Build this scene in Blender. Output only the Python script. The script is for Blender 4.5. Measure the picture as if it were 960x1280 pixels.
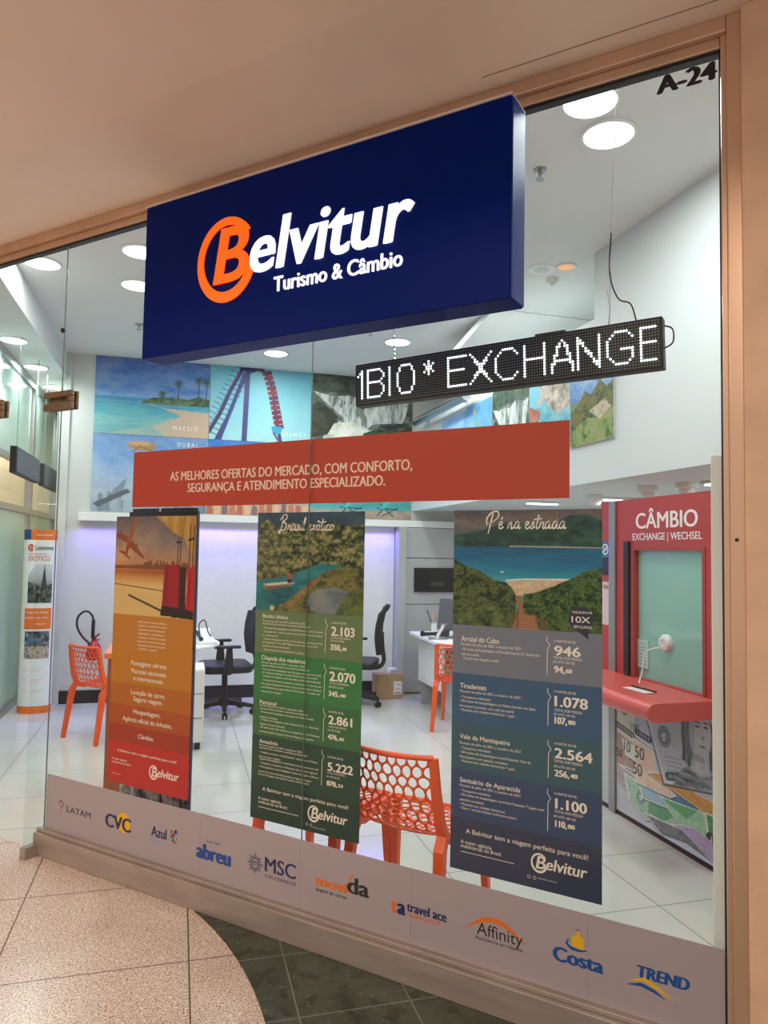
import bpy, bmesh, math, random
import numpy as np
from math import sin, cos, pi, radians
from mathutils import Matrix, Vector

for o in list(bpy.data.objects):
    bpy.data.objects.remove(o)
SC = bpy.context.scene
COL = SC.collection

# ------------------------------------------------------------------ camera
# world frame: the shop window lies in y = 0 (x along it), the mall is y < 0, the shop y > 0, z up
TH = radians(45.53)                       # the shop's own walls stand at this angle to its window
D1 = Vector((-sin(TH), cos(TH), 0))       # u: away into the shop, along its side walls
D2 = Vector((cos(TH), sin(TH), 0))        # v: to the right, along its back wall
cam = bpy.data.cameras.new('camera')
cam.sensor_fit = 'VERTICAL'; cam.sensor_height = 36.0; cam.lens = 36.0 * 914.4 / 1280.0
cam.clip_start = 0.05; cam.clip_end = 60
camo = bpy.data.objects.new('camera', cam)
COL.objects.link(camo)
R_ = Vector((0.86700, 0.49800, 0.01755)); U_ = Vector((0.01181, -0.05575, 0.99838)); F_ = Vector((-0.49817, 0.86538, 0.05421))
camo.matrix_world = Matrix(((R_.x, U_.x, -F_.x, 0), (R_.y, U_.y, -F_.y, -2.5268), (R_.z, U_.z, -F_.z, 1.6), (0, 0, 0, 1)))
SC.camera = camo

# ------------------------------------------------------------------ view, world, large lights
SC.view_settings.view_transform = 'Standard'
SC.view_settings.look = 'None'
SC.view_settings.exposure = 0.0
SC.view_settings.gamma = 1.0
SC.view_settings.use_curve_mapping = False
W = bpy.data.worlds.new('mall_air'); SC.world = W; W.use_nodes = True
W.node_tree.nodes['Background'].inputs[0].default_value = (1.0, 0.88, 0.79, 1)
W.node_tree.nodes['Background'].inputs[1].default_value = 0.64

def area(name, loc, size, power, col, rot=(0, 0, 0), size_y=None, shape='DISK', spread=180):
    l = bpy.data.lights.new(name, 'AREA'); l.shape = shape; l.size = size
    if size_y: l.size_y = size_y
    l.energy = power; l.color = col; l.spread = radians(spread)
    o = bpy.data.objects.new(name, l); COL.objects.link(o); o.location = loc; o.rotation_euler = rot
    return o

def S(u, v, z=0.0):
    p = D1 * u + D2 * v
    return Vector((p.x, p.y, z))

COOL = (0.95, 1.0, 0.98); WARM = (1.0, 0.80, 0.63)
# recessed downlights of the shop ceiling (u, v, z)
DOWN_MAIN = [(1.01, -0.113), (1.21, 0.128 - 0.02), (4.85, 0.151), (5.64, -0.91), (4.05, -2.17), (3.37, -2.115), (3.487, 0.66), (3.995, 0.176), (3.80, -2.80), (2.3, -1.0)]
DOWN_LOW = [(4.99, -3.21), (5.95, -3.20), (6.85, -3.18)]
for u, v in DOWN_MAIN:
    area('downlight_lamp', S(u, v, 3.585), 0.2, 6.0 if v < -2.5 else 13.5, COOL)
for u, v in DOWN_LOW:
    area('downlight_lamp', S(u, v, 3.325), 0.16, 9.0, COOL)
for u in (1.75, 3.2, 4.8):
    area('tube_lamp', S(u, 1.45, 2.03), 0.7, 7.0, COOL, rot=(0, 0, TH + pi / 2), size_y=0.06, shape='RECTANGLE')
# purple strip under the white ledge of the back wall
area('ledge_lamp', S(6.27, -2.05, 1.85), 1.5, 11.0, (0.20, 0.12, 1.0), rot=(radians(-12), 0, TH), size_y=0.05, shape='RECTANGLE', spread=140)
area('ledge_lamp', S(6.27, -0.38, 1.85), 1.9, 13.0, (0.20, 0.12, 1.0), rot=(radians(-12), 0, TH), size_y=0.05, shape='RECTANGLE', spread=140)
# mall ceiling lamps behind the viewer, and the gallery beyond the side glass
for x, y in ((-4.6, -3.3), (-2.2, -3.6), (0.2, -3.8), (0.4, -6.0)):
    area('mall_lamp', (x, y, 3.9), 0.5, 54.0, WARM)
area('gallery_lamp', S(6.0, -4.6, 3.2), 1.2, 70.0, (1.0, 0.78, 0.5), shape='SQUARE')
area('gallery_lamp', S(9.0, -4.6, 3.2), 1.2, 70.0, (1.0, 0.78, 0.5), shape='SQUARE')

# ------------------------------------------------------------------ materials
def lin(c):
    if isinstance(c, str):
        c = [int(c[i:i + 2], 16) / 255 for i in (0, 2, 4)]
    return tuple(x / 12.92 if x <= 0.04045 else ((x + 0.055) / 1.055) ** 2.4 for x in c)

MATS = {}
def mat(name, col, rough=0.5, metal=0.0, spec=0.5, emit=None, estr=0.0, noise=0.0, nscale=30.0, bump=0.0, stretch=None):
    if name in MATS: return MATS[name]
    m = bpy.data.materials.new(name); m.use_nodes = True
    nt = m.node_tree; b = nt.nodes['Principled BSDF']
    c = lin(col)
    b.inputs['Base Color'].default_value = (*c, 1); b.inputs['Roughness'].default_value = rough
    b.inputs['Metallic'].default_value = metal; b.inputs['Specular IOR Level'].default_value = spec
    if emit is not None:
        b.inputs['Emission Color'].default_value = (*lin(emit), 1); b.inputs['Emission Strength'].default_value = estr
    if noise or bump:
        tc = nt.nodes.new('ShaderNodeTexCoord'); n = nt.nodes.new('ShaderNodeTexNoise'); n.inputs['Scale'].default_value = nscale; n.inputs['Detail'].default_value = 5
        if stretch:
            mp = nt.nodes.new('ShaderNodeMapping'); mp.inputs['Scale'].default_value = stretch
            nt.links.new(tc.outputs['Object'], mp.inputs[0]); nt.links.new(mp.outputs[0], n.inputs['Vector'])
        else:
            nt.links.new(tc.outputs['Object'], n.inputs['Vector'])
        if noise:
            r = nt.nodes.new('ShaderNodeValToRGB'); r.color_ramp.elements[0].position = 0.3; r.color_ramp.elements[1].position = 0.7
            r.color_ramp.elements[0].color = (*[x * (1 - noise) for x in c], 1); r.color_ramp.elements[1].color = (*[min(1, x * (1 + noise)) for x in c], 1)
            nt.links.new(n.outputs['Fac'], r.inputs[0]); nt.links.new(r.outputs[0], b.inputs['Base Color'])
        if bump:
            bp = nt.nodes.new('ShaderNodeBump'); bp.inputs['Strength'].default_value = bump; bp.inputs['Distance'].default_value = 0.01
            nt.links.new(n.outputs['Fac'], bp.inputs['Height']); nt.links.new(bp.outputs[0], b.inputs['Normal'])
    MATS[name] = m
    return m

def print_mat(name, rough=0.45):
    """a printed picture: its colours come from the mesh's own colour attribute"""
    if name in MATS: return MATS[name]
    m = bpy.data.materials.new(name); m.use_nodes = True
    nt = m.node_tree; b = nt.nodes['Principled BSDF']; b.inputs['Roughness'].default_value = rough
    b.inputs['Specular IOR Level'].default_value = 0.3
    a = nt.nodes.new('ShaderNodeAttribute'); a.attribute_name = 'Print'
    nt.links.new(a.outputs['Color'], b.inputs['Base Color'])
    MATS[name] = m
    return m

def glass_mat(name, tint, refl=1.0, frost=0.0, frostcol=None):
    if name in MATS: return MATS[name]
    m = bpy.data.materials.new(name); m.use_nodes = True
    nt = m.node_tree
    for n in list(nt.nodes):
        if n.type == 'BSDF_PRINCIPLED': nt.nodes.remove(n)
    out = nt.nodes['Material Output']
    tr = nt.nodes.new('ShaderNodeBsdfTransparent'); tr.inputs[0].default_value = (*tint, 1)
    gl = nt.nodes.new('ShaderNodeBsdfGlossy'); gl.inputs['Roughness'].default_value = 0.01
    fr = nt.nodes.new('ShaderNodeFresnel'); fr.inputs[0].default_value = 1.45
    ge = nt.nodes.new('ShaderNodeNewGeometry'); io = nt.nodes.new('ShaderNodeMapRange'); io.inputs[3].default_value = 1.45; io.inputs[4].default_value = 1 / 1.45
    nt.links.new(ge.outputs['Backfacing'], io.inputs[0]); nt.links.new(io.outputs[0], fr.inputs[0])   # the same reflection at the pane's inner face
    mu = nt.nodes.new('ShaderNodeMath'); mu.operation = 'MULTIPLY'; mu.inputs[1].default_value = refl
    mx = nt.nodes.new('ShaderNodeMixShader')
    nt.links.new(fr.outputs[0], mu.inputs[0]); nt.links.new(mu.outputs[0], mx.inputs[0])
    base = tr.outputs[0]
    if frost:
        df = nt.nodes.new('ShaderNodeBsdfDiffuse'); df.inputs[0].default_value = (*lin(frostcol), 1)
        tl = nt.nodes.new('ShaderNodeBsdfTranslucent'); tl.inputs[0].default_value = (*lin(frostcol), 1)
        ad = nt.nodes.new('ShaderNodeMixShader'); ad.inputs[0].default_value = 0.35
        nt.links.new(df.outputs[0], ad.inputs[1]); nt.links.new(tl.outputs[0], ad.inputs[2])
        m2 = nt.nodes.new('ShaderNodeMixShader'); m2.inputs[0].default_value = frost
        nt.links.new(tr.outputs[0], m2.inputs[1]); nt.links.new(ad.outputs[0], m2.inputs[2]); base = m2.outputs[0]
    nt.links.new(base, mx.inputs[1]); nt.links.new(gl.outputs[0], mx.inputs[2])
    nt.links.new(mx.outputs[0], out.inputs[0])
    MATS[name] = m
    return m

def tile_mat(name, col, joint, su, sv, ou, ov, jw, rough, speck=None, noise=0.06, nscale=3.0, rough_joint=0.6, bump=0.0):
    """stone tiles: object x runs along v, object y along u"""
    m = bpy.data.materials.new(name); m.use_nodes = True
    nt = m.node_tree; b = nt.nodes['Principled BSDF']; L = nt.links.new
    tc = nt.nodes.new('ShaderNodeTexCoord'); sx = nt.nodes.new('ShaderNodeSeparateXYZ'); L(tc.outputs['Object'], sx.inputs[0])
    ms = []
    for ax, o, s in (('X', ov, sv), ('Y', ou, su)):
        a = nt.nodes.new('ShaderNodeMath'); a.operation = 'SUBTRACT'; a.inputs[1].default_value = o; L(sx.outputs[ax], a.inputs[0])
        p = nt.nodes.new('ShaderNodeMath'); p.operation = 'PINGPONG'; p.inputs[1].default_value = s / 2; L(a.outputs[0], p.inputs[0])
        c = nt.nodes.new('ShaderNodeMath'); c.operation = 'LESS_THAN'; c.inputs[1].default_value = jw / 2; L(p.outputs[0], c.inputs[0]); ms.append(c)
    mx = nt.nodes.new('ShaderNodeMath'); mx.operation = 'MAXIMUM'; L(ms[0].outputs[0], mx.inputs[0]); L(ms[1].outputs[0], mx.inputs[1])
    c = lin(col)
    n = nt.nodes.new('ShaderNodeTexNoise'); n.inputs['Scale'].default_value = nscale; n.inputs['Detail'].default_value = 6; L(tc.outputs['Object'], n.inputs['Vector'])
    r = nt.nodes.new('ShaderNodeValToRGB'); r.color_ramp.elements[0].position = 0.3; r.color_ramp.elements[1].position = 0.7
    r.color_ramp.elements[0].color = (*[x * (1 - noise) for x in c], 1); r.color_ramp.elements[1].color = (*[min(1, x * (1 + noise)) for x in c], 1)
    L(n.outputs['Fac'], r.inputs[0]); cur = r.outputs[0]
    for (sc, thr, scol, amt) in (speck or []):
        v = nt.nodes.new('ShaderNodeTexNoise'); v.inputs['Scale'].default_value = sc; v.inputs['Detail'].default_value = 3; L(tc.outputs['Object'], v.inputs['Vector'])
        g = nt.nodes.new('ShaderNodeMapRange'); g.inputs[1].default_value = thr; g.inputs[2].default_value = thr + 0.07; g.inputs[4].default_value = amt; L(v.outputs['Fac'], g.inputs[0])
        x = nt.nodes.new('ShaderNodeMix'); x.data_type = 'RGBA'; x.inputs[7].default_value = (*lin(scol), 1)
        L(g.outputs[0], x.inputs[0]); L(cur, x.inputs[6]); cur = x.outputs[2]
    x = nt.nodes.new('ShaderNodeMix'); x.data_type = 'RGBA'; x.inputs[7].default_value = (*lin(joint), 1)
    L(mx.outputs[0], x.inputs[0]); L(cur, x.inputs[6]); L(x.outputs[2], b.inputs['Base Color'])
    rr = nt.nodes.new('ShaderNodeMapRange'); rr.inputs[3].default_value = rough; rr.inputs[4].default_value = rough_joint; L(mx.outputs[0], rr.inputs[0]); L(rr.outputs[0], b.inputs['Roughness'])
    if bump:
        bp = nt.nodes.new('ShaderNodeBump'); bp.inputs['Strength'].default_value = bump; bp.inputs['Distance'].default_value = 0.004
        L(n.outputs['Fac'], bp.inputs['Height']); L(bp.outputs[0], b.inputs['Normal'])
    MATS[name] = m
    return m

WHITE = mat('white_paint', 'e6e8e6', 0.6); CEIL = mat('ceiling_paint', 'dfe1de', 0.8); UPPER = mat('upper_wall_paint', 'd3d9da', 0.6)
GREYP = mat('grey_laminate', 'a9abac', 0.45); LGREY = mat('pale_grey_paint', 'c9ccca', 0.6)
BLACK = mat('black_plastic', '17181a', 0.45, noise=0.2); DARK = mat('dark_rubber', '232325', 0.6)
CHROME = mat('brushed_steel', 'b4b6b8', 0.28, 1.0, bump=0.05, nscale=80)
BRONZE = mat('bronze_metal', 'd4b196', 0.28, 0.45, noise=0.08, nscale=6, stretch=(1, 1, 0.15))
BRASS = mat('worn_brass', '86705c', 0.45, 0.6, noise=0.25, nscale=25)
SILL = mat('scuffed_sill_metal', 'ada098', 0.45, 0.5, noise=0.14, nscale=12, stretch=(0.3, 1, 2))
TRAV = mat('travertine', 'dab496', 0.55, noise=0.10, nscale=7, bump=0.15)
SOFF = mat('soffit_paint', 'f0d9c6', 0.55, noise=0.03, nscale=2)
ORANGE = mat('orange_plastic', 'ee5a24', 0.35)
GLASS = glass_mat('clear_glass', (0.965, 0.985, 0.978), 0.3)
GLASSG = glass_mat('greenish_glass', (0.94, 0.98, 0.97), .8)
FROST = glass_mat('frosted_glass', (0.8, 0.95, 0.93), 1.0, 0.80, 'c4dfda')
SEAL = mat('silicone_seal', '7d8683', 0.4)
LIT = mat('lit_lens', 'ffffff', 0.5, emit='f4fff8', estr=5.0)

# ------------------------------------------------------------------ geometry helpers
class MB:
    def __init__(s): s.v = []; s.f = []; s.m = []; s.mi = 0
    def add(s, vs, fs):
        b = len(s.v); s.v += [tuple(p) for p in vs]; s.f += [tuple(b + i for i in f) for f in fs]; s.m += [s.mi] * len(fs); return s
    def box(s, x0, x1, y0, y1, z0, z1):
        vs = [(x, y, z) for z in (z0, z1) for y in (y0, y1) for x in (x0, x1)]
        return s.add(vs, [(0, 2, 3, 1), (4, 5, 7, 6), (0, 1, 5, 4), (2, 6, 7, 3), (0, 4, 6, 2), (1, 3, 7, 5)])
    def hexa(s, b, t):
        """a box from four bottom and four top corners"""
        return s.add(list(b) + list(t), [(3, 2, 1, 0), (4, 5, 6, 7), (0, 1, 5, 4), (1, 2, 6, 5), (2, 3, 7, 6), (3, 0, 4, 7)])
    def quad(s, a, b, c, d): return s.add([a, b, c, d], [(0, 1, 2, 3)])
    def prism(s, poly, y0, y1):
        """poly in the xz plane, extruded from y0 (front) to y1"""
        n = len(poly)
        vs = [(x, y0, z) for x, z in poly] + [(x, y1, z) for x, z in poly]
        return s.add(vs, [tuple(range(n)), tuple(range(2 * n - 1, n - 1, -1))] + [(i, i + n, (i + 1) % n + n, (i + 1) % n) for i in range(n)])
    def slab(s, poly, z0, z1):
        n = len(poly)
        vs = [(x, y, z0) for x, y in poly] + [(x, y, z1) for x, y in poly]
        return s.add(vs, [tuple(range(n - 1, -1, -1)), tuple(range(n, 2 * n))] + [(i, (i + 1) % n, (i + 1) % n + n, i + n) for i in range(n)])
    def flat(s, poly, y): return s.add([(x, y, z) for x, z in poly], [tuple(range(len(poly)))])
    def tube(s, pts, r, n=8, cap=True):
        pts = [Vector(p) for p in pts]; k = len(pts); rs = r if isinstance(r, (list, tuple)) else [r] * k
        b = len(s.v); prev = None
        for i, p in enumerate(pts):
            t = (pts[min(i + 1, k - 1)] - pts[max(i - 1, 0)]).normalized()
            if prev is None:
                a = Vector((0, 0, 1)) if abs(t.z) < 0.9 else Vector((1, 0, 0)); nx = t.cross(a).normalized()
            else:
                nx = (prev - t * prev.dot(t)).normalized()
            prev = nx; ny = t.cross(nx)
            for j in range(n):
                q = p + (nx * cos(2 * pi * j / n) + ny * sin(2 * pi * j / n)) * rs[i]; s.v.append(tuple(q))
        for i in range(k - 1):
            for j in range(n):
                s.f.append((b + i * n + j, b + i * n + (j + 1) % n, b + (i + 1) * n + (j + 1) % n, b + (i + 1) * n + j)); s.m.append(s.mi)
        if cap:
            s.f.append(tuple(b + j for j in range(n - 1, -1, -1))); s.f.append(tuple(b + (k - 1) * n + j for j in range(n))); s.m += [s.mi, s.mi]
        return s
    def lathe(s, prof, c=(0, 0, 0), n=20, axis='z'):
        b = len(s.v); k = len(prof)
        for r, h in prof:
            for j in range(n):
                x, y = r * cos(2 * pi * j / n), r * sin(2 * pi * j / n)
                p = (x, y, h) if axis == 'z' else ((x, h, y) if axis == 'y' else (h, x, y))
                s.v.append((p[0] + c[0], p[1] + c[1], p[2] + c[2]))
        for i in range(k - 1):
            for j in range(n):
                s.f.append((b + i * n + j, b + i * n + (j + 1) % n, b + (i + 1) * n + (j + 1) % n, b + (i + 1) * n + j)); s.m.append(s.mi)
        s.f.append(tuple(b + j for j in range(n - 1, -1, -1))); s.f.append(tuple(b + (k - 1) * n + j for j in range(n))); s.m += [s.mi, s.mi]
        return s
    def ring(s, cx, cz, rx, rz, wx, wz, a0, a1, y, n=40, y1=None):
        """flat elliptical band in the xz plane"""
        vo = [(cx + rx * cos(a), cz + rz * sin(a)) for a in np.linspace(a0, a1, n)]
        vi = [(cx + (rx - wx) * cos(a), cz + (rz - wz) * sin(a)) for a in np.linspace(a0, a1, n)]
        if y1 is None:
            return s.add([(x, y, z) for x, z in vo + vi], [(i, i + 1, n + i + 1, n + i) for i in range(n - 1)])
        return s.prism(vo + vi[::-1], y, y1) if False else s._band(vo, vi, y, y1)
    def _band(s, vo, vi, y, y1):
        n = len(vo)
        vs = [(x, y, z) for x, z in vo + vi] + [(x, y1, z) for x, z in vo + vi]
        fs = []
        for i in range(n - 1):
            fs += [(i, i + 1, n + i + 1, n + i), (2 * n + i, 3 * n + i, 3 * n + i + 1, 2 * n + i + 1), (i, 2 * n + i, 2 * n + i + 1, i + 1), (n + i, n + i + 1, 3 * n + i + 1, 3 * n + i)]
        fs += [(0, n, 3 * n, 2 * n), (n - 1, 3 * n - 1, 4 * n - 1, 2 * n - 1)]
        return s.add(vs, fs)
    def ribbon(s, pts, w, y):
        """a flat pen stroke in the xz plane"""
        P = [Vector((p[0], p[1])) for p in pts]; k = len(P); a = []; b = []
        for i, p in enumerate(P):
            t = (P[min(i + 1, k - 1)] - P[max(i - 1, 0)]); t = t.normalized() if t.length else Vector((1, 0))
            ww = w if not isinstance(w, (list, tuple)) else w[i]
            nrm = Vector((-t.y, t.x)) * ww / 2; a.append(p + nrm); b.append(p - nrm)
        return s.add([(q.x, y, q.y) for q in a + b], [(i, i + 1, k + i + 1, k + i) for i in range(k - 1)])
    def disc(s, cx, cz, r, y, n=20, rz=None): return s.flat([(cx + r * cos(2 * pi * i / n), cz + (rz or r) * sin(2 * pi * i / n)) for i in range(n)], y)
    def build(s, name, m, parent=None, loc=None, rot=None, smooth=False, bevel=0.0, seg=2, fix=True):
        me = bpy.data.meshes.new(name); me.from_pydata(s.v, [], s.f)
        ms = m if isinstance(m, (list, tuple)) else [m]
        for x in ms: me.materials.append(x)
        if len(ms) > 1: me.polygons.foreach_set('material_index', s.m)
        if fix:
            bm = bmesh.new(); bm.from_mesh(me); bmesh.ops.recalc_face_normals(bm, faces=bm.faces); bm.to_mesh(me); bm.free()
        if smooth:
            me.polygons.foreach_set('use_smooth', [True] * len(me.polygons))
            try: me.set_sharp_from_angle(angle=radians(40))
            except Exception: pass
        o = bpy.data.objects.new(name, me); COL.objects.link(o)
        if parent is not None: o.parent = parent
        if loc is not None: o.location = loc
        if rot is not None: o.rotation_euler = (0, 0, rot) if isinstance(rot, (int, float)) else rot
        if bevel:
            b = o.modifiers.new('bevel', 'BEVEL'); b.width = bevel; b.segments = seg; b.limit_method = 'ANGLE'; b.angle_limit = radians(40)
        return o

def tag(o, label, cat, group=None, kind=None):
    o['label'] = label; o['category'] = cat
    if group: o['group'] = group
    if kind: o['kind'] = kind
    return o
def root(name, label, cat, loc=(0, 0, 0), rot=0.0, group=None):
    o = bpy.data.objects.new(name, None); o.empty_display_size = 0.1; COL.objects.link(o); o.location = loc
    o.rotation_euler = (0, 0, rot) if isinstance(rot, (int, float)) else rot
    return tag(o, label, cat, group)
def struct(o, label=None, cat=None):
    o['kind'] = 'structure'
    if label: o['label'] = label; o['category'] = cat
    return o
def dup(r, label, loc, rot):
    def cp(o, par):
        c = o.copy(); COL.objects.link(c)
        if par is not None: c.parent = par
        for ch in list(o.children): cp(ch, c)
        return c
    c = cp(r, None); c.location = loc; c.rotation_euler = (0, 0, rot) if isinstance(rot, (int, float)) else rot
    c['label'] = label
    return c

# ------------------------------------------------------------------ lettering
_TC = {}
def glyphs(body, bold=0.0, shear=0.0, extrude=0.0):
    k = (body, bold, shear, extrude)
    if k not in _TC:
        c = bpy.data.curves.new('t', 'FONT'); c.body = body; c.offset = bold; c.shear = shear; c.extrude = extrude; c.resolution_u = 4
        o = bpy.data.objects.new('t', c); me = bpy.data.meshes.new_from_object(o)
        _TC[k] = ([tuple(v.co) for v in me.vertices], [tuple(p.vertices) for p in me.polygons])
        bpy.data.objects.remove(o); bpy.data.curves.remove(c); bpy.data.meshes.remove(me)
    return _TC[k]
CAPH = 0.7
def text(mb, body, x0, x1, z, h, y, bold=0.0, shear=0.0, depth=0.0, heavy=0.0, caph=None):
    """body set between x0 and x1 on baseline z with capital height h, on the plane y (facing -y)"""
    over = bold > 0 and ('M' in body or not depth)           # bold flat words are overprinted, slightly shifted
    vs, fs = glyphs(body, 0.0 if over else bold, shear, 1.0 if depth else 0.0)
    if not vs: return
    a = min(v[0] for v in vs); b = max(v[0] for v in vs); sz = h / (caph or CAPH)
    d = bold * 1.5 * sz if over else 0.0; hx = heavy + d
    if x1 is None: x1 = x0 + (b - a) * sz
    sx = (x1 - x0 - hx) / (b - a)
    sh = [(0, 0), (hx, 0)] + ([(hx / 2, -d * .5), (hx / 2, d * .5)] if over else [])
    for k, (ox, oz) in enumerate(sh if hx else sh[:1]):
        mb.add([(x0 + (v[0] - a) * sx + ox, y - v[2] * depth - .00012 * k, z + oz + v[1] * sz) for v in vs], fs)

def spline(pts, n=6):
    """smooth path through the points (Catmull-Rom)"""
    P = [np.array(p, float) for p in pts]; P = [2 * P[0] - P[1]] + P + [2 * P[-1] - P[-2]]; out = []
    for i in range(1, len(P) - 2):
        for t in np.linspace(0, 1, n, endpoint=False):
            a, b, c, d = P[i - 1:i + 3]
            out.append(0.5 * (2 * b + (c - a) * t + (2 * a - 5 * b + 4 * c - d) * t ** 2 + (3 * b - a - 3 * c + d) * t ** 3))
    out.append(P[-2]); return [tuple(p) for p in out]

# pen-written letters: strokes in units of the small letters' height
PEN = {
 'B': (1.5, [[(.45, 2.3), (.38, 1.4), (.2, .3), (-.1, -.5), (-.3, -.3), (-.1, .1)], [(-.1, 1.7), (.4, 2.5), (1.1, 2.6), (1.15, 2.0), (.5, 1.35), (1.05, 1.2), (1.15, .5), (.7, .0), (.15, .1)]]),
 'P': (1.6, [[(.7, 2.2), (.5, 1.2), (.3, 0), (.15, -.7)], [(-.1, .5), (-.2, 1.4), (.5, 2.3), (1.4, 2.4), (1.5, 1.7), (.8, 1.0), (.2, .7)]]),
 'r': (.75, [[(0, .1), (.2, .8), (.25, 1.0), (.3, .8), (.6, .85), (.5, .3), (.6, 0), (.8, .15)]]),
 'a': (1.0, [[(.75, .8), (.45, 1.0), (.1, .5), (.2, .05), (.5, .2), (.75, .9), (.7, .2), (.8, 0), (1.0, .2)]]),
 's': (.7, [[(0, .1), (.35, .9), (.4, 1.05), (.5, .4), (.3, 0), (.05, .1)], [(.4, .1), (.7, .2)]]),
 'i': (.45, [[(.1, .1), (.25, .9), (.2, .2), (.3, 0), (.5, .2)], [(.34, 1.35), (.38, 1.45)]]),
 'l': (.5, [[(.1, .2), (.5, 1.7), (.45, 2.1), (.3, 1.6), (.2, .3), (.3, 0), (.5, .15)]]),
 'e': (.8, [[(.05, .4), (.5, .6), (.5, .95), (.25, .9), (.1, .35), (.3, 0), (.6, .1), (.8, .3)]]),
 'x': (.8, [[(.1, .9), (.3, .8), (.45, .2), (.7, .1)], [(.7, .95), (.4, .5), (.05, .05)]]),
 'o': (.8, [[(.4, .95), (.1, .6), (.2, .05), (.55, .15), (.65, .7), (.4, .95), (.6, .75), (.85, .8)]]),
 't': (.6, [[(.45, 1.9), (.3, 1.0), (.2, .2), (.35, 0), (.55, .2)], [(-.2, 1.25), (.9, 1.4)]]),
 'c': (.7, [[(.55, .8), (.4, .95), (.1, .5), (.25, .02), (.55, .1), (.7, .25)]]),
 'n': (1.0, [[(.1, 0), (.2, .9), (.22, .3), (.5, .9), (.65, .7), (.6, .1), (.75, 0), (1.0, .25)]]),
 'd': (1.0, [[(.7, .8), (.4, .95), (.1, .45), (.25, .02), (.55, .3), (1.0, 2.1), (.8, 1.0), (.75, .1), (.9, 0), (1.05, .2)]]),
 "'": (0, [[(-.45, 1.3), (-.2, 1.6)]]), '^': (0, [[(-.65, 1.3), (-.4, 1.55), (-.2, 1.3)]]), ' ': (.55, []),
}
def pen(mb, body, x0, x1, z, h, w, y):
    adv = sum(PEN[c][0] for c in body); s = (x1 - x0) / adv; x = 0.0
    for c in body:
        a, st = PEN[c]
        for q in st:
            p = spline([((x + px) * s + x0 + 0.15 * py * h * .5, z + py * h) for px, py in q], 6)
            k = len(p); mb.ribbon(p, [w * (0.75 + 0.5 * abs(sin(3.0 * i / k + len(q)))) for i in range(k)], y)
        x += a

def brand(mb, x, z, s, y, bold=0.012, depth=0.0, letters=True, mark=True, y1=None):
    """the round mark with its letter and the word after it; (x, z) is the mark's centre, s the scale"""
    if mark:
        vo = []; vi = []
        for a in np.linspace(radians(38), radians(345), 56):
            t = (1 + cos(a + 0.9)) / 2; w = 0.034 + 0.012 * (sin(a) < 0) * abs(sin(a))
            vo.append((x + s * .165 * cos(a), z + s * .186 * sin(a))); vi.append((x + s * (.165 - w) * cos(a), z + s * (.186 - w) * sin(a)))
        if depth: mb._band(vo, vi, y, y + depth)
        else:
            n = len(vo); mb.add([(p, y, q) for p, q in vo + vi], [(i, i + 1, n + i + 1, n + i) for i in range(n - 1)])
        text(mb, 'B', x - .068 * s, x + .128 * s, z - .098 * s, .238 * s, y - depth * .02 - .0003, bold, .16, depth / 2 if depth else 0, heavy=.007 * s)
    if letters:
        text(mb, 'elvitur', x + .135 * s, x + .915 * s, z - .084 * s, .215 * s, y, bold, .16, depth / 2 if depth else 0, heavy=.007 * s)

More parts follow.
